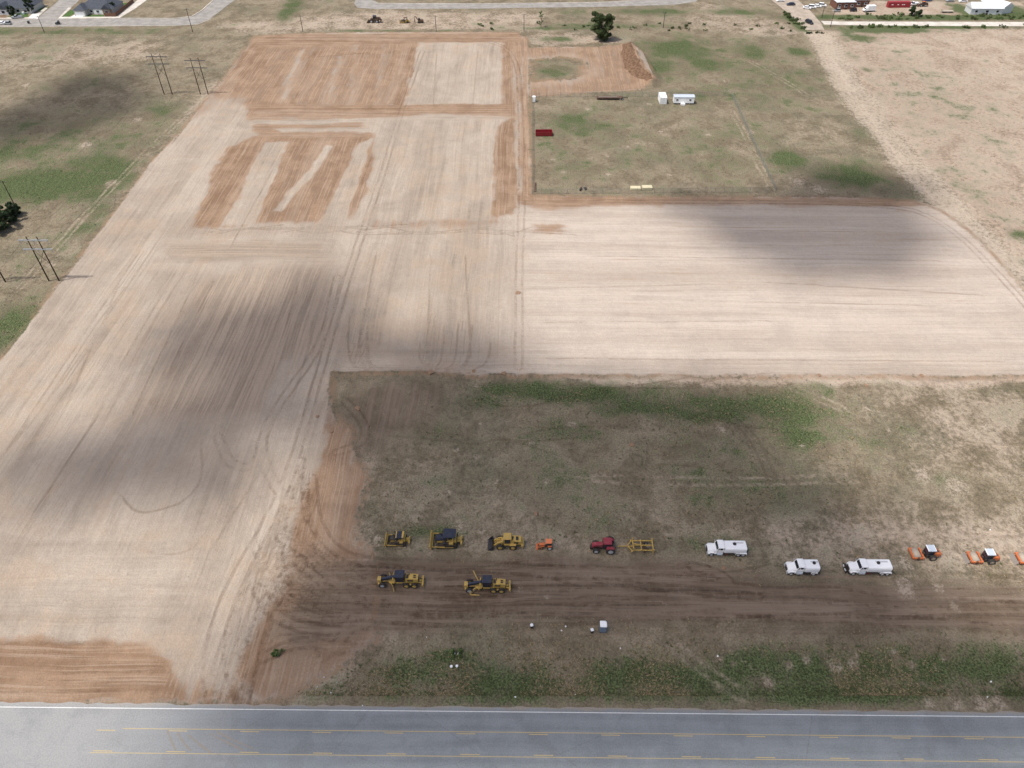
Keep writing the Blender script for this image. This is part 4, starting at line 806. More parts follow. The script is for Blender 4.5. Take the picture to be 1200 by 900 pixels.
g = 'row of yellow machines'
t = put('bulldozer', 'small yellow bulldozer with dark canopy striped yellow, beside the bigger bulldozer', 'bulldozer', 451, 481.5, 640.5, 2.4, 5.2); dozer(t, .98)
t = put('bulldozer', 'large yellow bulldozer with long navy canopy, between small bulldozer and wheel loader', 'bulldozer', 504, 543, 643, 3.1, 6.7); dozer(t, 1.27, NAVY, True)
t = put('wheel_loader', 'yellow wheel loader with grey bucket and yellow cab roof', 'wheel loader', 572, 614.5, 645, 2.6, 7.2); loader(t, 1.02)
t = put('compact_tractor', 'little orange tractor with orange canopy and white rear wheel discs', 'tractor', 630, 650, 645, 1.6, 3.3); compact_tractor(t)
t = put('farm_tractor', 'dark red farm tractor with big grey wheel discs, hitched to yellow frame', 'tractor', 692.5, 726, 650.5, 3.0, 5.4); farm_tractor(t)
t = put('land_plane', 'yellow open steel frame implement drawn behind the red tractor', 'implement', 736, 766, 648.5, 2.7, 5); land_plane(t); t.location.x += .15
t = put('water_truck', 'white water tank truck with tandem rear axle and plain front, nearest the yellow frame implement', 'truck', 827.5, 875, 652.5, 2.4, 8.1); water_truck(t, 8.1)
t = put('water_truck', 'shorter white water tank truck with single rear axle and sloping hood', 'truck', 920.5, 960, 675, 2.4, 6.5); water_truck(t, 6.5, False, False, True)
t = put('water_truck', 'white water tank truck with black rack on its front bumper', 'truck', 993, 1044, 675, 2.4, 8.5); water_truck(t, 8.4, True, True)
t = put('soil_roller', 'orange soil roller without a front blade, beside the white truck with black rack', 'roller', 1067, 1104.5, 657.5, 2.5, 6.1); roller(t, False)
t = put('soil_roller', 'orange soil roller with grey levelling blade, standing between two other rollers', 'roller', 1136, 1173, 662, 2.5, 6.1); roller(t, True)
t = put('soil_roller', 'orange soil roller with grey blade at the outer end of the machine row', 'roller', 1193, 1230, 663, 2.5, 6.1); roller(t, True)
t = put('motor_grader', 'yellow motor grader with dark cab and blade set nearly square, below the small bulldozer', 'grader', 441, 499, 689.5, 2.4, 9); grader(t, .35)
t = put('motor_grader', 'yellow motor grader with long blade swung out and extra arms on both sides', 'grader', 543.5, 600, 695.5, 2.4, 9); grader(t, -.75, True)
t = put('wheel_loader', 'brown wheel loader with dark cab far off on pale dirt by the street', 'wheel loader', 429, 448, 27.2, 2.6, 8); loader(t, 1.1, NAVY, RUSTY)
t = put('bulldozer', 'dusty far bulldozer standing between brown loader and excavator', 'bulldozer', 468, 480.5, 27.4, 2.4, 5); dozer(t, 1.0, RUSTY, True)
t = put('excavator', 'brown far excavator with folded boom beside the dusty bulldozer', 'excavator', 487, 498, 27.4, 2.4, 5); excavator(t, .95)
# ------------------------------------------------------------------ poles
GREYW = paint('grey_wood', (.13, .12, .11), .9, 0, .3); WIRE = paint('fence_wire', (.20, .22, .20), .6, .2, .3)
def h_frame(bases, hgt, label, armm=GALV, group=None):
    pts = [G(*b) for b in bases]; cx = (pts[0][0]+pts[1][0])/2; cy = (pts[0][1]+pts[1][1])/2; d = abs(pts[1][0]-pts[0][0])/2
    t = thing('transmission_pole', label, 'power pole', (cx, cy, -.1), -.01, group)
    for s in (-1, 1): MB().cyl((s*d, 0, 0), (s*d, 0, hgt), .21, 8, .13).build('pole', WOOD, t)
    for z in (hgt-1.2, hgt-4.2):
        b = MB(); b.box((0, .16, z), (d*2+5.4, .16, .24)).box((0, -.16, z), (d*2+5.4, .16, .24)); a = b.build('crossarm', armm, t)
        for x in (-d-2.5, 0, d+2.5):
            b = MB(); b.cyl((x, 0, z-.1), (x, 0, z-1.3), .09, 8); b.build('insulator', RIMG, a)
    b = MB(); b.cyl((-d, 0, hgt-9.5), (d, 0, hgt-4.5), .06, 6).cyl((d, .08, hgt-9.5), (-d, .08, hgt-4.5), .06, 6); b.build('brace', WOOD, t)
    return t
h_frame([(57, 330), (70, 328.6)], 15.4, 'double pole power structure with silver crossarms at graded edge, near dark junipers')
h_frame([(-6, 331), (7, 330)], 15.4, 'double pole power structure with only one pole in view, beside the junipers')
h_frame([(192.5, 110.5), (202, 110.5)], 17.2, 'taller double pole power structure in dry meadow, farther from the graded corner', GREYW)
h_frame([(235, 110.5), (244, 110.5)], 15.6, 'shorter double pole power structure right beside the brown graded corner', GREYW)
def wires(a, b, z0, z1, ext, label):
    (ax, ay), (bx, by) = a, b
    for off in (-4.2, 0, 4.2):
        m = MB(); d = Vector((bx-ax, by-ay, 0)); L = d.length; d.normalize(); P = []
        for seg0, seg1, n in ((-ext, 0, 6), (0, 1, 14), (1, 1+ext, 6)):
            for i in range(n):
                q = i/n; tt = seg0+(seg1-seg0)*q; P.append((ax+d.x*L*tt+off, ay+d.y*L*tt, z0+(z1-z0)*min(max(tt, 0), 1)-3.2*4*q*(1-q)*(seg1-seg0)))
        for p, q in zip(P[:-1], P[1:]): m.cyl(p, q, .022, 4, caps=False)
        tag(m.build('power_line', DK), label, 'power line', 'wires of that power line')
c_ = lambda p, q: tuple((u+v)/2 for u, v in zip(G(*p), G(*q)))
wires(c_((57, 330), (70, 328.6)), c_((235, 110.5), (244, 110.5)), 12.9, 13.1, .35, 'thin dark wire strung along the power structures at the graded edge')
wires(c_((-6, 331), (7, 330)), c_((192.5, 110.5), (202, 110.5)), 12.9, 14.7, .35, 'thin dark wire strung along the power structures out in the meadow')
def wood_pole(px, py, hgt, label, arm=True, group=None):
    x, y = G(px, py); t = thing('utility_pole', label, 'power pole', (x, y, -.1), random.uniform(-.1, .1), group)
    MB().cyl((0, 0, 0), (0, 0, hgt), .17, 8, .11).build('pole', WOOD, t)
    if arm:
        b = MB(); b.box((0, .14, hgt-.5), (2.4, .1, .12)); a = b.build('crossarm', WOOD, t)
        for q in (-1.1, -.4, 1.1): MB().cyl((q, .14, hgt-.44), (q, .14, hgt-.2), .05, 6).build('insulator', RIMG, a)
for px, py, hh, lb in ((52, 38, 8, 'thin dark utility pole before the house with parked pickup'), (226, 37.6, 11.5, 'tall utility pole at the bend of the residential street'), (355, 37, 8, 'utility pole at the graded top edge between street bend and far loader'),
                       (511.2, 37, 8, 'utility pole just past the far excavator, at the graded top edge'), (614, 36, 8.2, 'utility pole at the top corner of the haul road'), (777, 33, 8, 'utility pole in scrub beyond the spoil heap and lone tree'),
                       (17, 240, 9, 'lone utility pole standing behind the dark junipers'), (963, 20.5, 5.4, 'short pole in front of the row of white cars'), (973, 31.5, 9, 'utility pole beside the white gravel lane entrance')):
    wood_pole(px, py, hh, lb)

# ------------------------------------------------------------------ fenced yard
A_, B_, C_, D_ = [G(*p) for p in ((624, 114.2), (857, 112.5), (909, 225.5), (624, 227.5))]
post_me = MB().cyl((0, 0, 0), (0, 0, 2.1), .05, 6).mesh('post', WIRE)
def fence(a, b, label):
    L = math.hypot(b[0]-a[0], b[1]-a[1]); t = thing('chain_link_fence', label, 'fence', (*a, 0), math.atan2(b[1]-a[1], b[0]-a[0]), 'fence sides of the yard')
    n = max(2, round(L/3.0))
    for i in range(n+1): link('post', post_me, t, (L*i/n, 0, -.1))
    MB().cyl((0, 0, 1.95), (L, 0, 1.95), .03, 5).build('top_rail', WIRE, t)
    m = MB(); x = -1.8
    while x < L:
        for s in (1, -1):
            p, q = (x, .02, .05), (x+1.85, .02, 1.9)
            if s < 0: p, q = (x+1.85, .04, .05), (x, .04, 1.9)
            if 0 <= x and x+1.85 <= L: m.cyl(p, q, .009, 3, caps=False)
        x += .33
    tag(m.build('wire_mesh', WIRE, t), kind='stuff')
fence(A_, B_, 'chain link fence of the yard along the spoil heap side'); fence(B_, C_, 'chain link fence slanting across dry grass past the office trailer')
fence(D_, C_, 'chain link fence of the yard along the graded field'); fence(D_, A_, 'chain link fence of the yard along the haul road')
def at(px, py): x, y = G(px, py); return (x, y, gz(x, y)-.01)
t = thing('office_trailer', 'white office trailer with grey roof, two windows and steps in the yard', 'trailer', at(801, 122.6), -.01)
t.location.y += 1.6
b = MB(); b.box((0, 0, 1.85), (8.5, 3.0, 2.5)); w_ = b.build('wall', WHT, t)
b = MB(); b.prism([(-1.65, 3.1), (1.65, 3.1), (1.65, 3.2), (0, 3.5), (-1.65, 3.2)], -4.4, 4.4, 'x'); b.build('roof', PALER, t)
for x in (-2.9, 2.6):
    b = MB(); b.box((x, -1.53, 2.0), (1.0, .05, .8)); f_ = b.build('window', WHT, t)
    b = MB(); b.box((x, -1.56, 2.0), (.84, .03, .64)); b.build('pane', GLASS, f_)
b = MB(); b.box((-.4, -1.53, 1.7), (.95, .05, 2.0)); d_ = b.build('door', WHT, t); MB().box((-.05, -1.58, 1.7), (.08, .05, .12)).build('handle', DK, d_)
b = MB(); b.box((-.4, -2.1, .62), (1.6, 1.1, .08)).box((-.4, -2.85, .35), (1.6, .4, .06)).box((.5, -2.1, .3), (.08, .9, .6)).box((-1.3, -2.1, .3), (.08, .9, .6)).box((.9, -2.1, 1.1), (1.0, .06, .06)).box((-1.6, -2.1, 1.1), (.8, .06, .06)); b.build('steps', WHT, t)
for x in (-2.5, 2.5):
    for y in (-1.1, 1.1): wheel(t, x, y, .36, .22, RIMG)
b = MB(); b.box((0, 0, .5), (8.3, 1.4, .2)).box((4.7, 0, .5), (1.2, .12, .12)); b.build('chassis', DK, t)
def container(name, label, cat, loc, rz, L, Wd, Hh, mat, ribs=True, group=None):
    t = thing(name, label, cat, loc, rz, group)
    b = MB(); b.box((0, 0, Hh/2+.03), (L, Wd, Hh-.06)); b.build('body', mat, t)
    if ribs:
        b = MB(); n = int(L/.45)
        for i in range(n):
            x = -L/2+(i+.5)*L/n
            for s in (-1, 1): b.box((x, s*(Wd/2+.02), Hh/2), (.2, .06, Hh-.35))
        b.build('side_rib', mat, t)
    b = MB()
    for x in (-L/2, L/2):
        for s in (-1, 1): b.box((x*.995, s*Wd/2*.99, Hh/2+.01), (.16, .16, Hh))
    for s in (-1, 1): b.box((0, s*Wd/2*.995, Hh-.02), (L, .12, .12))
    b.build('corner_post', mat, t)
    for s in (-1, 1):
        b = MB(); b.box((L/2+.025, s*Wd*.24, Hh/2), (.05, Wd*.46, Hh-.3)); d_ = b.build('door', mat, t)
        b = MB(); b.cyl((L/2+.08, s*Wd*.1, .25), (L/2+.08, s*Wd*.1, Hh-.2), .03, 6).cyl((L/2+.08, s*Wd*.38, .25), (L/2+.08, s*Wd*.38, Hh-.2), .03, 6); b.build('lock_rod', GALV, d_)
    return t
x, y = G(777, 122.6); container('storage_container', 'tall white storage container standing end-on beside the office trailer', 'container', (x, y+3.0, 0), -R(90), 5.6, 2.7, 3.0, WHT)
REDC = paint('dumpster_red', (.24, .012, .022), .5, 0, .15)
x, y = G(637.5, 160); t = thing('dumpster', 'dark red open-top dumpster in the yard beside the haul road fence', 'dumpster', (x, y+1.3, 0), .02)
b = MB(); b.box((0, 0, .2), (6.4, 2.3, .12)); b.build('floor_plate', REDC, t)
for s in (-1, 1):
    b = MB(); b.box((0, s*1.2, .95), (6.5, .1, 1.5)).box((0, s*1.22, 1.72), (6.6, .16, .12)); sw = b.build('side_wall', REDC, t)
    b = MB(); [b.box((-3+i*.75, s*1.29, .95), (.12, .1, 1.45)) for i in range(9)]; b.build('side_rib', REDC, sw)
    b = MB(); b.box((s*3.25, 0, .95), (.1, 2.4, 1.5)); b.build('end_wall', REDC, t)
b = MB(); [b.cyl((x_, s*.9-.1, .14), (x_, s*.9+.1, .14), .14, 8) for x_ in (-2.6, 2.6) for s in (-1, 1)]; b.build('roller_wheel', DK, t)
def toilet(label, px, py, w, hgt, body, roof, group=None):
    x, y = G(px, py); t = thing('portable_toilet', label, 'toilet', (x, y+w/2, gz(x, y)-.01), -.02, group)
    b = MB(); b.rbox((0, 0, hgt/2), (w, w, hgt-.15), .06); b.build('wall', body, t)
    b = MB(); b.rbox((0, 0, hgt), (w+.08, w+.08, .22), .10); r_ = b.build('roof', roof, t); MB().cyl((.4*w, .35*w, hgt), (.4*w, .35*w, hgt+.4), .05, 8).build('vent_pipe', DK, r_)
    b = MB(); b.box((0, -w/2-.02, hgt/2-.05), (w*.72, .04, hgt-.45)); d_ = b.build('door', body, t); MB().box((w*.28, -w/2-.06, hgt/2), (.06, .05, .2)).build('handle', WHT, d_)
    MB().box((0, 0, .06), (w+.1, w+.1, .12)).build('skid', DK, t)
toilet('grey-blue portable toilet with white roof on the grass verge', 706.5, 741.5, 1.2, 2.2, paint('toilet_blue', (.16, .22, .30), .5, 0, .15), WHT)
toilet('white portable toilet in the yard corner by the haul road', 625.8, 120, 1.3, 2.3, WHT, WHT)
def lumber(label, px, py):
    x, y = G(px, py); t = thing('lumber_stack', label, 'lumber stack', (x, y+1.1, 0), random.uniform(-.03, .03), 'lumber stacks in the yard')
    m = paint('new_lumber', (.62, .56, .38), .8, 0, .25, (.45, .38, .25)); me_ = MB().box((0, 0, 0), (3.5, .235, .19)).mesh('plank', m)
    for r in range(4):
        for c_ in range(8): link('plank', me_, t, (random.uniform(-.04, .04), -.875+c_*.25, .22+r*.2))
    b = MB(); [b.box((q, 0, .06), (.1, 2.1, .12)) for q in (-1.3, 0, 1.3)]; b.build('skid', WOOD, t)
lumber('pale yellow lumber stack at the yard edge, farther from the haul road', 758.5, 223); lumber('pale yellow lumber stack at the yard edge, nearer the scattered barrels', 745, 224)
x, y = G(717, 117.6); t = thing('flatbed_trailer', 'long brown flatbed trailer with pipes along the yard fence', 'trailer', (x, y+1.2, 0), -.01)
MB().box((-1, 0, .85), (11, 2.2, .22)).build('deck', RUSTY, t); MB().box((5.6, 0, .75), (2.6, .3, .25)).cyl((6.6, 0, 0), (6.6, 0, .8), .08, 8).build('gooseneck', DK, t)
for x_ in (3.6, 4.6):
    for s in (-1, 1): wheel(t, x_, s*.95, .42, .3, RIMG)
for i in range(7):
    o = MB().cyl((0, 0, 0), (9.0-i*.3, 0, 0), .11, 8).build('pipe', paint('pipe_pale', (.34, .33, .30), .5, 0, .4) if i % 3 == 1 else RUSTY, None)
    x0, y0 = G(717, 117.6); o.location = (x0-6+i*.1, y0+1.2-.75+i*.25, 1.07); tag(o, 'long pipe lying on the brown flatbed trailer by the yard fence', 'pipe', 'pipes on the flatbed trailer')
for i, (px, py, m) in enumerate(((681, 222, RUSTY), (684.5, 221.2, STEEL), (686.5, 222.6, DK), (680, 223.5, DK))):
    x, y = G(px, py); t = thing('barrel', 'small dark barrel among a few standing at the yard fence by the graded field', 'barrel', (x, y, 0), i, 'barrels by the yard fence')
    MB().cyl((0, 0, 0), (0, 0, .88), .30, 12).build('drum', m, t); MB().cyl((0, 0, .3), (0, 0, .35), .32, 12).cyl((0, 0, .6), (0, 0, .65), .32, 12).build('hoop', m, t); MB().cyl((0, 0, .88), (0, 0, .9), .27, 12).build('lid', m, t)
for i in range(6):
    x, y = G(626.6+i*.35, 225); o = MB().cyl((0, 0, .12), (random.uniform(-.3, .3), 6.5, .12), .11, 8).build('steel_pipe', RUSTY, None)
    o.location = (x, y, 0); tag(o, 'dark steel pipe lying along the haul road fence inside the yard', 'pipe', 'pipes in the yard corner')

# ------------------------------------------------------------------ small things on the verge
def bollard(px, py, label):
    x, y = G(px, py); t = thing('wash_stand', label, 'wash stand', (x, y, gz(x, y)-.01), .2)
    MB().rbox((0, 0, .45), (.5, .5, .9), .06).build('cabinet', DK, t); MB().rbox((0, .0, .98), (.56, .56, .16), .05).build('basin', WHT, t); MB().cyl((0, .2, 1.0), (0, .2, 1.35), .04, 6).build('pump', WHT, t)
bollard(693.5, 741, 'small dark hand wash stand with white basin beside the portable toilet'); bollard(623, 735.5, 'small dark stand with white top alone on the dirt edge')
for px, py, lb in ((529, 782, 'white bucket in the grass verge, nearer the dirt entrance'), (535.5, 781.5, 'white bucket in the grass verge, nearer the portable toilet')):
    x, y = G(px, py); t = thing('bucket', lb, 'bucket', (x, y, 0), 0, 'white buckets in the grass')
    MB().cyl((0, 0, 0), (0, 0, .4), .19, 14, .23).build('pail', WHT, t); MB().cyl((0, 0, .4), (0, 0, .44), .25, 14).build('lid', WHT, t)
def rough_plate(name, px, py, s, mat, label, cat, group):
    x, y = G(px, py); b = MB(); n = 7; p = [(s*(.6+.6*random.random())*math.cos(6.28*i/n), s*(.6+.6*random.random())*math.sin(6.28*i/n)) for i in range(n)]
    b.loft([[(a, c, .0) for a, c in p], [(a*1.05, c*.95, .10+.08*random.random()) for a, c in p], [(a*.6, c*.7, .16+.12*random.random()) for a, c in p]])
    o = b.build(name, mat); o.location = (x, y, gz(x, y)); tag(o, label, cat, group); return o
for px, py in ((533, 766), (529.5, 767.5), (537, 766), (500, 747), (658, 739), (663, 734.5), (727, 760), (604, 817), (674, 814), (1161, 799), (1157, 817), (841, 769), (1160, 621), (425, 827), (395, 800), (380, 794), (372, 805), (388, 812)):
    rough_plate('litter', px, py, random.uniform(.08, .17), WHT, 'small white scrap lying on the open ground near the road', 'litter', 'white scraps strewn along the verge')
SOILM = paint('turned_soil', (.26, .165, .105), .95, 0, .5, (.36, .25, .17)); STONE = paint('caliche', (.55, .48, .39), .95, 0, .4, (.42, .34, .26))
for px, py, s in ((418, 478, .7), (420, 480, .4), (607, 343, .8), (628, 602, .6), (740, 521, .7), (505, 437, .9), (1015, 452, .6), (590, 438.5, .8), (372, 488, .5), (388, 506, .5), (848, 666, .5), (555, 435, .6), (960, 440, .6), (1080, 440.5, .6)):
    rough_plate('soil_clod', px, py, s, SOILM, 'brown clod of turned soil lying on the ground', 'soil clod', 'loose soil clods')
# ------------------------------------------------------------------ trees and shrubs
def leaf_m(name, a, b_):
    k = NT(name, .75, .2); oi = k.n.new('ShaderNodeNewGeometry').outputs['Random Per Island']
    k.color(k.mix(oi, a, b_)); k.b.inputs['Subsurface Weight'].default_value = 0.0; return k.m
LEAF = leaf_m('leaf_green', (.035, .055, .018), (.10, .125, .045)); LEAFD = leaf_m('leaf_dark', (.016, .032, .014), (.045, .070, .028)); LEAFB = leaf_m('leaf_bright', (.06, .10, .03), (.14, .19, .065))
LEAFT = leaf_m('leaf_tree', (.025, .042, .015), (.085, .110, .042)); BARK = paint('bark', (.085, .062, .045), .95, 0, .4, (.14, .11, .08))
def leaves(clumps, per, size, seed):
    r = np.random.default_rng(seed); V = []
    for (x, y, z, rad, flat) in clumps:
        d = r.normal(0, 1, (per, 3)); d /= np.linalg.norm(d, axis=1)[:, None]; q = r.random((per, 1))**.45
        c = np.array([x, y, z])+d*q*np.array([rad, rad, rad*flat])
        u = r.normal(0, 1, (per, 3)); u /= np.linalg.norm(u, axis=1)[:, None]; w = np.cross(u, d); w /= np.linalg.norm(w, axis=1)[:, None]+1e-6
        s = size*(.6+.8*r.random((per, 1)))
        V.append(np.stack([c-u*s-w*s*.5, c+u*s*.2-w*s*.7, c+u*s+w*s*.3, c-u*s*.1+w*s*.7], 1))
    V = np.concatenate(V).reshape(-1, 3); return V, np.arange(len(V)).reshape(-1, 4)
def crown(name, V, F_, mat, parent):
    me_ = bpy.data.meshes.new(name); me_.from_pydata(V.tolist(), [], F_.tolist()); me_.materials.append(mat); return link(name, me_, parent)
def tree(name, label, cat, px, py, hgt, rad, mat, seed, n=26, per=170, low=.25, leaf=.30, trunk_r=.3, group=None):
    x, y = G(px, py); t = thing(name, label, cat, (x, y, gz(x, y)-.1), 0, group); r = random.Random(seed)
    b = MB(); top = hgt*.62; b.cyl((0, 0, 0), (r.uniform(-.2, .2), 0, hgt*.3), trunk_r, 8, trunk_r*.7).cyl((0, 0, hgt*.28), (rad*.1, 0, top), trunk_r*.7, 8, trunk_r*.3)
    cl = []
    for i in range(n):
        a = r.uniform(0, 6.283); v = r.random(); z = hgt*(low+(1-low)*(.08+.86*v)); sp = rad*(1-((z/hgt-.55)/.62)**2)**.5 if abs(z/hgt-.55) < .62 else rad*.3
        q = sp*(.25+.7*r.random()**.6); c = (q*math.cos(a), q*math.sin(a), z, rad*r.uniform(.20, .36), r.uniform(.6, .9)); cl.append(c)
        if i % 2 == 0: b.cyl((0, 0, hgt*r.uniform(.18, .45)), (c[0]*.85, c[1]*.85, c[2]-.2), trunk_r*.28, 6, trunk_r*.08)
    b.build('trunk', BARK, t); V, F_ = leaves(cl, per, leaf, seed); crown('crown', V, F_, mat, t)
tree('tree', 'lone leafy tree standing at the scrub edge above the spoil heap', 'tree', 704, 46, 13.0, 5.9, LEAFT, 3, 46, 240, .03, .30, .42)
tree('tree', 'slim pale green young tree in scrub beside the haul road pole', 'tree', 634, 32, 8, 1.4, LEAFB, 5, 12, 40, .1, .22, .12)
for i, (px, py, hh, rr, lb) in enumerate(((4, 268, 7.5, 3.4, 'dark juniper at the meadow edge, widest of its clump'), (14, 258, 6, 2.6, 'dark juniper in the clump below the lone utility pole'), (-8, 275, 7, 3.2, 'dark juniper half out of view in the meadow clump'), (-4, 258, 7, 3.0, 'dark juniper at the back of the meadow clump'), (19, 252, 4, 1.8, 'small dark juniper at the tip of the meadow clump'))):
    tree('juniper', lb, 'tree', px, py, hh, rr, LEAFD, 20+i, 26, 200, .04, .24, .25)
tree('conifer', 'tall dark conifer at the corner of the house with parked pickup', 'tree', 37, 15, 8, 2.4, LEAFD, 31, 34, 200, .03, .22, .25)
tree('conifer', 'dark conifer against the front wall of the house with parked pickup', 'tree', 15, 18, 5, 1.8, LEAFD, 32, 26, 160, .03, .22, .2)
tree('garden_tree', 'dark small tree at the end of the house beside brown fence', 'tree', 134, 14, 5.5, 1.8, LEAFD, 33, 14, 90, .1, .28, .15)
tree('tree', 'dark rounded tree in the verge before the red container', 'tree', 1071, 18.5, 4.5, 3.2, LEAFD, 34, 20, 110, .05, .3, .2)
def shrub(px, py, s, mat, label, seed, group='shrubs in the scrub'):
    x, y = G(px, py); t = thing('shrub', label, 'shrub', (x, y, gz(x, y)-.03), 0, group); r = random.Random(seed)
    cl = [(r.gauss(0, s*.45), r.gauss(0, s*.45), s*r.uniform(.2, .6), s*r.uniform(.25, .45), .75) for _ in range(7)]
    V, F_ = leaves(cl, 45, s*.11, seed); crown('foliage', V, F_, mat, t); MB().cyl((0, 0, 0), (0, 0, s*.6), s*.06, 6, s*.02).build('stem', BARK, t)
shrub(325, 765, 1.2, LEAFB, 'low green shrub alone on bare dirt at the site entrance', 41, None); shrub(321, 766, .8, LEAFB, 'smaller green shrub touching the one at the site entrance', 42, None)
shrub(535, 764, 1.3, LEAFB, 'green shrub in the verge with white scraps around it', 43, None)
for i in range(34):
    px, py = random.uniform(560, 950), random.uniform(27.5, 37)
    if 590 < px < 625: px += 40
    shrub(px, py, random.uniform(.7, 1.5), LEAF if i % 2 else LEAFB, 'low green shrub in the scrub strip between street and graded land', 50+i, 'shrubs of the scrub strip')
for i in range(90):
    px = random.uniform(985, 1230); shrub(px, random.uniform(17.5, 23.5) if i % 3 else random.uniform(31.2, 33), random.uniform(.9, 1.8), LEAFB if i % 4 else LEAF, 'green bush in the verge along the white gravel lane', 100+i, 'bushes of the gravel lane verge')
for i in range(16):
    px = random.uniform(918, 948); shrub(px, 12+(px-918)*.75+random.uniform(0, 6), random.uniform(.9, 1.9), LEAF, 'green bush in the ditch beside the asphalt street', 150+i, 'bushes of the street ditch')
for i in range(14): shrub(random.uniform(945, 968), random.uniform(38.2, 39.6), random.uniform(.6, 1.0), LEAFD, 'dark bush across the closed end of the street', 170+i, 'bushes at the street end')

# ------------------------------------------------------------------ houses and buildings
def shingle(name, a, b_):
    k = NT(name, .9, .2); p = k.n.new('ShaderNodeTexCoord').outputs['Object']; n = k.noise(p, 1.2, 4, .6, dim='3D'); f = k.noise(k.mapping(p, (1.5, 1.5, 9)), 2.0, 2, .6, dim='3D')
    k.color(k.mix(k.ss(k.M('ADD', k.M('MULTIPLY', n, .5), k.M('MULTIPLY', f, .5)), .35, .65), a, b_)); k.bump(f, .3, .05); return k.m
SLATE = shingle('slate_shingles', (.050, .058, .072), (.095, .105, .125)); BRICK = shingle('brown_brick', (.14, .065, .045), (.22, .115, .085)); STUC = paint('pale_stucco', (.55, .53, .49), .9, 0, .25, (.42, .38, .33)); TANB = shingle('tan_brick', (.33, .24, .18), (.44, .34, .27)); CORR = paint('white_metal_roof', (.72, .74, .76), .45, .1, .2, (.5, .48, .45))
FENCEW = paint('fence_board', (.16, .085, .055), .9, 0, .4, (.24, .15, .10))
def hip(b, cx, cy, w, d, z, rise, ov=.5):
    w, d = w+2*ov, d+2*ov; r_ = max(w, d)/2-min(w, d)/2
    a, c = ((r_, 0), (-r_, 0)) if w > d else ((0, r_), (0, -r_))
    v = [(cx-w/2, cy-d/2, z), (cx+w/2, cy-d/2, z), (cx+w/2, cy+d/2, z), (cx-w/2, cy+d/2, z), (cx+a[0], cy+a[1], z+rise), (cx+c[0], cy+c[1], z+rise)]
    f = [(0, 1, 4, 5), (1, 2, 4), (2, 3, 5, 4), (3, 0, 5), (3, 2, 1, 0)] if w > d else [(0, 1, 5), (1, 2, 4, 5), (2, 3, 4), (3, 0, 5, 4), (3, 2, 1, 0)]
    b.add(v, f)
def gable(b, cx, cy, w, d, z, rise, ov=.4):
    """gable facing -y"""
    w2 = w/2+ov; y0, y1 = cy-d/2-ov, cy+d/2
    b.add([(cx-w2, y0, z), (cx+w2, y0, z), (cx, y0, z+rise), (cx-w2, y1, z), (cx+w2, y1, z), (cx, y1, z+rise)], [(0, 1, 2), (5, 4, 3), (0, 2, 5, 3), (2, 1, 4, 5), (1, 0, 3, 4)])
def window(t, c, w, h, name='window'):
    f_ = MB().box(c, (w+.16, .08, h+.16)).build(name, WHT, t); MB().box((c[0], c[1]-.05, c[2]), (w, .04, h)).build('pane', GLASS, f_); MB().box((c[0], c[1]-.08, c[2]-h/2-.08), (w+.3, .14, .08)).build('sill', WHT, f_)
x, y = G(112, 18)
h_ = thing('house', 'grey hip-roofed house with garage wing beside the brown board fence', 'house', (x, y, 0), -.03)
b = MB(); b.box((0, 8.5, 1.4), (19, 13, 2.8)); b.box((-7.2, 1.6, 1.4), (6, 7, 2.8)); b.build('wall', STUC, h_); MB().box((2.2, 1.85, 1.2), (7.0, .3, 2.4)).build('porch_wall', WHT, h_)
b = MB(); hip(b, 0, 8.5, 19, 13, 2.85, 3.9); r_ = b.build('roof', SLATE, h_)
b = MB(); hip(b, -7.2, 2.6, 6, 9, 2.9, 2.4); b.build('wing_roof', SLATE, h_)
b = MB(); gable(b, 6.2, 3.4, 4.6, 5, 2.88, 2.2); b.build('gable_roof', SLATE, h_); MB().box((6.2, 1.9, 1.4), (4.2, 2.0, 2.8)).build('gable_wall', TANB, h_)
MB().box((2, 10, 5.8), (.8, .8, 2.4)).build('chimney', TANB, r_)
MB().box((-7.2, -1.94, 1.15), (4.9, .08, 2.2)).build('garage_door', WHT, h_)
for xx in (-2.6, 1.0): window(h_, (xx, 1.95 if xx < 0 else 1.64, 1.5), 1.4, 1.2)
window(h_, (6.2, .86, 1.5), 1.6, 1.3); d_ = MB().box((4.4, 1.75, 1.05), (1.0, .1, 2.1)).build('door', FENCEW, h_); MB().box((4.75, 1.68, 1.0), (.08, .06, .2)).build('handle', GALV, d_)
x, y = G(14, 17.5)
h_ = thing('house', 'grey hip-roofed house with conifers in front, behind the parked pickup', 'house', (x, y, 0), -.03)
b = MB(); b.box((-1, 9, 1.4), (22, 14, 2.8)); b.build('wall', STUC, h_); b = MB(); hip(b, -1, 9, 22, 14, 2.85, 4.2); r_ = b.build('roof', SLATE, h_); MB().box((3, 10, 6.0), (.8, .8, 2.4)).build('chimney', TANB, r_)
b = MB(); gable(b, -3.8, 2.4, 5.5, 6, 2.88, 2.6); b.build('gable_roof', SLATE, h_); MB().box((-3.8, .8, 1.4), (5.0, 2.6, 2.8)).build('gable_wall', WHT, h_); b = MB(); gable(b, -11, 2.4, 6.5, 6, 2.9, 3); b.build('gable_roof', SLATE, h_); MB().box((-11, .8, 1.4), (6, 2.6, 2.8)).build('gable_wall', TANB, h_)
for xx, yy in ((3.0, 1.95), (7.0, 1.95), (-3.8, -.54), (-11, -.54)): window(h_, (xx, yy, 1.5), 1.6, 1.3)
d_ = MB().box((.3, 1.95, 1.05), (1.0, .1, 2.1)).build('door', FENCEW, h_); MB().box((.65, 1.88, 1.0), (.08, .06, .2)).build('handle', GALV, d_)
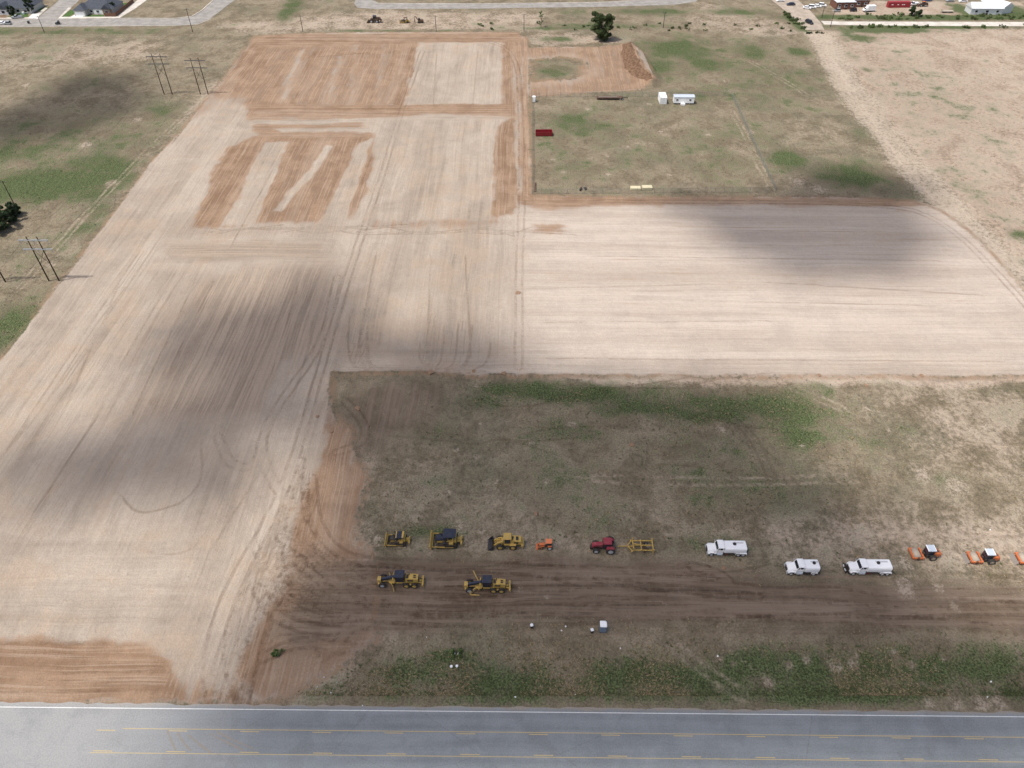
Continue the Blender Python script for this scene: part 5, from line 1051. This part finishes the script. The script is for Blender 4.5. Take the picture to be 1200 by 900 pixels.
def board_fence(px, label, mat=FENCEW, hgt=1.9):
    P = W(px); t = thing('board_fence', label, 'fence', (*P[0], 0)); me_ = MB().box((0, 0, hgt/2), (.36, .05, hgt)).mesh('board', mat)
    b = MB()
    for (ax, ay), (bx, by) in zip(P[:-1], P[1:]):
        L = math.hypot(bx-ax, by-ay); a = math.atan2(by-ay, bx-ax); n = max(1, int(L/.40))
        for i in range(n):
            q = (i+.5)/n; link('board', me_, t, (ax+(bx-ax)*q-P[0][0], ay+(by-ay)*q-P[0][1], random.uniform(0, .03)), a)
        b.box(((ax+bx)/2-P[0][0]-.06*math.sin(a), (ay+by)/2-P[0][1]+.06*math.cos(a), 1.4), (L, .06, .1), a).box(((ax+bx)/2-P[0][0]-.06*math.sin(a), (ay+by)/2-P[0][1]+.06*math.cos(a), .5), (L, .06, .1), a)
    b.build('rail', mat, t)
board_fence([(123, 19.6), (136.5, 19.4), (157, 2.5)], 'brown board fence round the back of the grey house with garage wing'); board_fence([(-20, 21), (8, 21)], 'tan board fence in front of the house with conifers', paint('tan_board', (.40, .28, .19), .9, 0, .3), 1.5)
# commercial yard
def simple_building(name, label, cat, px, py, w, d, hgt, wallm, roofm, rz, gabled=False, doors=2, rise=1.6):
    x, y = G(px, py); t = thing(name, label, cat, (x, y, 0), rz)
    MB().box((0, d/2, hgt/2), (w, d, hgt)).build('wall', wallm, t); b = MB()
    if gabled: b.prism([(-.4, hgt+.01), (d+.4, hgt+.01), (d+.4, hgt+.12), (d/2, hgt+rise), (-.4, hgt+.12)], -w/2-.3, w/2+.3, 'x')
    else: b.box((0, d/2, hgt+.12), (w+.5, d+.5, .22)).box((0, d/2, hgt+.28), (w*.98, d*.98, .1))
    b.build('roof', roofm, t)
    for i in range(doors):
        xx = -w/2+(i+.5)*w/doors; window(t, (xx, -.04, hgt*.55), 1.3, 1.1)
    d_ = MB().box((w*.02, -.05, 1.1), (1.1, .08, 2.2)).build('door', DK, t); MB().box((w*.02+.4, -.11, 1.05), (.08, .05, .2)).build('handle', GALV, d_)
    return t
simple_building('brick_building', 'low brown brick building with flat white roof beside the row of white cars', 'building', 990, 11.2, 10.5, 9, 3.6, BRICK, CORR, .06, doors=3)
simple_building('brick_building', 'brown brick building with grey roof behind the white box truck', 'building', 1009, 8.5, 8, 10, 3.6, BRICK, paint('grey_roof', (.34, .34, .35), .7, 0, .3), .06)
t = simple_building('barn', 'long white metal barn with low gabled roof along the gravel lane verge', 'barn', 1155, 17.2, 17, 7, 3.0, CORR, CORR, -.02, True, 3, 2.4)
t = simple_building('barn', 'white metal barn wing turned at an angle behind the long barn', 'barn', 1172, 10.5, 14, 8, 3.2, CORR, CORR, R(115), True, 2, 2.4)
t = container('shipping_container', 'long dark red shipping container with white marks in the far dirt lot', 'container', (*G(1052, 8.3), 0), .03, 12.2, 2.5, 2.8, paint('container_red', (.30, .025, .035), .5, 0, .2))
b = MB(); [b.box((q, -1.30, 1.6), (w_, .02, .35)) for q, w_ in ((-4.0, 1.0), (-.8, .9), (1.6, .6), (2.6, .8))]; b.build('white_mark', WHT, t)
def car(name, label, cat, px, py, rz, mat, L=4.6, suv=False, pickup=False, group=None):
    x, y = G(px, py); t = thing(name, label, cat, (x, y, .02), rz, group); h = L/2; top = 1.75 if suv or pickup else 1.45
    w = .92
    if pickup: body = [(-h, .4), (h, .4), (h, 1.05), (-h+.1, 1.0)]
    else: body = [(-h, .35), (h, .35), (h, .95), (h-.5, 1.02), (-h+1.2, .98), (-h+.1, .8)]
    MB().prism(body, -w, w).build('body', mat, t)
    x0, x1 = (-h+1.5, h-2.4) if pickup else (-h+1.1, h-(.15 if suv else .6))
    rg = lambda xa, xb, yy, z: [(xa, -yy, z), (xb, -yy, z), (xb, yy, z), (xa, yy, z)]
    MB().loft([rg(x0, x1, .86, .98), rg(x0+.5, x1-(.15 if suv or pickup else .5), .74, top-.06)]).build('cabin_glass', GLASS, t)
    MB().rbox(((x0+.5+x1-.2)/2, 0, top), (x1-x0-.75, 1.45, .1), .04).build('roof', mat, t)
    if pickup:
        b = MB(); [b.box((h-1.15, s*.88, 1.2), (2.3, .08, .36)) for s in (-1, 1)]; b.box((h-.04, 0, 1.2), (.08, 1.8, .36)); b.build('cargo_bed', mat, t)
    for s in (-1, 1):
        for q in (-h+.85, h-.9): wheel(t, q, s*.84, .33, .22, RIMG)
        MB().box((-h+.05, s*.62, .72), (.10, .35, .16)).build('headlight', CHROME, t)
BLK = paint('car_black', (.015, .017, .022), .3, 0, .1, spec=.6); SILV = paint('car_silver', (.42, .45, .47), .35, .3, .1)
car('pickup_truck', 'silver grey pickup parked on the driveway of the house with conifers', 'pickup', 20.5, 21.5, .12, SILV, 5.6, pickup=True)
car('car', 'white car on the street by the house with conifers, partly outside the picture', 'car', 1.5, 28.3, 0, WHT, 4.6)
car('car', 'pale car on the street, second by the house with conifers', 'car', 9.5, 28.6, 0, SILV, 3.6, True)
car('suv', 'black SUV driving on the far asphalt street', 'car', 948, 27.5, R(115), BLK, 5.0, True)
car('car', 'dark blue sedan at the curve of the far asphalt street', 'car', 926.5, 6.2, R(5), paint('car_blue', (.02, .03, .06), .3, 0, .1, spec=.6), 4.6)
car('car', 'white sedan farther up the far asphalt street', 'car', 914, 1.8, .1, WHT, 4.5)
for i in range(4):
    car('car', ('white car at the street end of the parked row beside the low brick building', 'white SUV in the parked row, second from the street', 'white car in the parked row, third from the street', 'white SUV in the parked row, closest to the low brick building')[i], 'car', 945.5+i*6.0, 10.4-i*1.0, R(160), WHT, 4.4, i % 2 == 1, group='white cars in the parked row')
car('car', 'dark small car parked against the brick building wall', 'car', 980.5, 13.8, 0, SILV, 3.6, True); car('car', 'black small car at the corner of the brick building', 'car', 999.5, 13.4, 0, BLK, 3.6, True)
x, y = G(1018, 13.5); t = thing('box_truck', 'white box truck parked before the grey-roofed brick building', 'truck', (x, y, .02), .15)
MB().rbox((.6, 0, 1.95), (4.6, 2.3, 2.4), .06).build('cargo_box', WHT, t); MB().prism([(-3.4, .6), (-1.8, .6), (-1.8, 2.1), (-2.5, 2.1), (-2.9, 1.4), (-3.4, 1.2)], -1, 1).build('cab', WHT, t); MB().box((-2.72, 0, 1.75), (.06, 1.7, .6), ry=.5).build('windscreen', GLASS, t); MB().box((-.2, 0, .55), (6, .9, .25)).build('chassis', DK, t)
for q in (-2.6, 1.8):
    for s in (-1, 1): wheel(t, q, s*.95, .42, .3, RIMG)
x, y = G(1109.5, 14.6); t = thing('flatbed_trailer', 'tan flatbed trailer parked between the dark tree and the barn', 'trailer', (x, y, .02), .02); MB().box((0, 0, .8), (6.4, 2.3, .2)).box((-3.1, 0, 1.3), (.12, 2.3, .9)).build('deck', paint('tan_deck', (.42, .37, .29), .8, 0, .4), t); MB().box((3.6, 0, .7), (1.2, .15, .15)).build('hitch', DK, t)
for q in (-.5, .5):
    for s in (-1, 1): wheel(t, q, s*1.0, .38, .28, RIMG)
t = put('wheel_loader', 'orange-brown small loader working beside the red shipping container', 'wheel loader', 1075, 1088, 8.2, 2.3, 6); loader(t, .85, ORG, RUSTY)
car('pickup_truck', 'blue pickup far beyond the red shipping container', 'pickup', 1086, 1.2, .1, paint('car_bright_blue', (.05, .12, .28), .35, 0, .1), 5.4, pickup=True)
car('pickup_truck', 'white pickup between red container and small loader', 'pickup', 1070, 6.0, .2, WHT, 5.4, pickup=True)
car('car', 'grey car in the far dirt lot behind the tan flatbed trailer', 'car', 1113, 2.0, .05, SILV, 4.6); car('car', 'white car in the far dirt lot near the barn wing', 'car', 1128, 2.4, .1, WHT, 4.6)
for px, py, m, lb in ((28, 17, WHT, 'white kerbside box beside the driveway of the pickup house'), (34, 27.6, BLK, 'black bin standing alone on the residential street')):
    x, y = G(px, py); t = thing('wheeled_bin', lb, 'bin', (x, y, .03), .2); MB().box((0, 0, .6), (.9, .9, 1.1), taper=1.15).build('body', m, t); MB().rbox((0, 0, 1.2), (1.05, 1.05, .12), .04).build('lid', m, t)
    MB().cyl((-.4, .4, .12), (.4, .4, .12), .12, 8).build('wheel', DK, t)
x, y = G(67.5, 28.6); car('car', 'small black cart stopped on the residential street', 'cart', 68, 28.4, .3, BLK, 2.4, True)
# ------------------------------------------------------------------ grass and weed tufts: uncountable growth on the open land
def tufts(name, n, seed, mat, dens, size):
    r = np.random.default_rng(seed)
    yy = 56+(r.random(n)**1.9)*330; xx = (r.random(n)*2-1)*(95+yy*.62)
    f = fields(xx, yy)
    ok = (r.random(n) < dens(f, xx, yy, r)) & (f['z'] < .5)
    xx, yy, z = xx[ok], yy[ok], f['z'][ok]; m = len(xx)
    s = size[0]+(size[1]-size[0])*r.random(m)**2; K = 5
    a = r.random((m, K))*6.283; L = s[:, None]*(.6+.6*r.random((m, K))); hgt = s[:, None]*(.35+.5*r.random((m, K))); w = s[:, None]*.28
    cx, cy, cz = xx[:, None], yy[:, None], z[:, None]-.02
    b1 = np.stack([cx-np.sin(a)*w, cy+np.cos(a)*w, cz+0*a], -1); b2 = np.stack([cx+np.sin(a)*w, cy-np.cos(a)*w, cz+0*a], -1); tp = np.stack([cx+np.cos(a)*L, cy+np.sin(a)*L, cz+hgt], -1)
    V = np.stack([b1, b2, tp], 2).reshape(-1, 3).astype(np.float32); q = len(V)//3
    me_ = bpy.data.meshes.new(name); me_.vertices.add(len(V)); me_.vertices.foreach_set('co', V.ravel()); me_.loops.add(len(V)); me_.loops.foreach_set('vertex_index', np.arange(len(V), dtype=np.int32))
    me_.polygons.add(q); me_.polygons.foreach_set('loop_start', np.arange(0, len(V), 3, dtype=np.int32)); me_.polygons.foreach_set('loop_total', np.full(q, 3, np.int32)); me_.update(); me_.materials.append(mat)
    return link(name, me_), m
open_land = lambda f: (np.abs(np.abs(f['palet'])-1.0) > .5)*np.clip(-f['site']*.6-.3, 0, 1)*np.clip(1-1.1*f['haul'], 0, 1)
def road_clear(x, y): return y > G(600, 829)[1]+.0095*-x+.4
nz = lambda x, y, s, k: np.clip((vnoise(x, y, s, k)-.35)*3, 0, 1)
o, m1 = tufts('green_grass', 150000, 5, leaf_m('grass_green', (.036, .054, .020), (.120, .138, .058)), lambda f, x, y, r: open_land(f)*road_clear(x, y)*np.clip(f['green']*1.2, .03, 1)*(.4+.6*nz(x, y, 5, 21))*(1-.7*np.clip(f['bare'], 0, 1)), (.14, .42))
tag(o, 'short green grass and weeds growing in patches on the open land', 'grass', kind='stuff')
o, m2 = tufts('dry_grass', 190000, 6, leaf_m('grass_dry', (.13, .105, .055), (.36, .285, .175)), lambda f, x, y, r: open_land(f)*road_clear(x, y)*np.clip(1-f['bare']*.85, .1, 1)*nz(x, y, 7, 22)*.9, (.13, .40))
tag(o, 'dry straw-coloured grass over the open land', 'grass', kind='stuff')
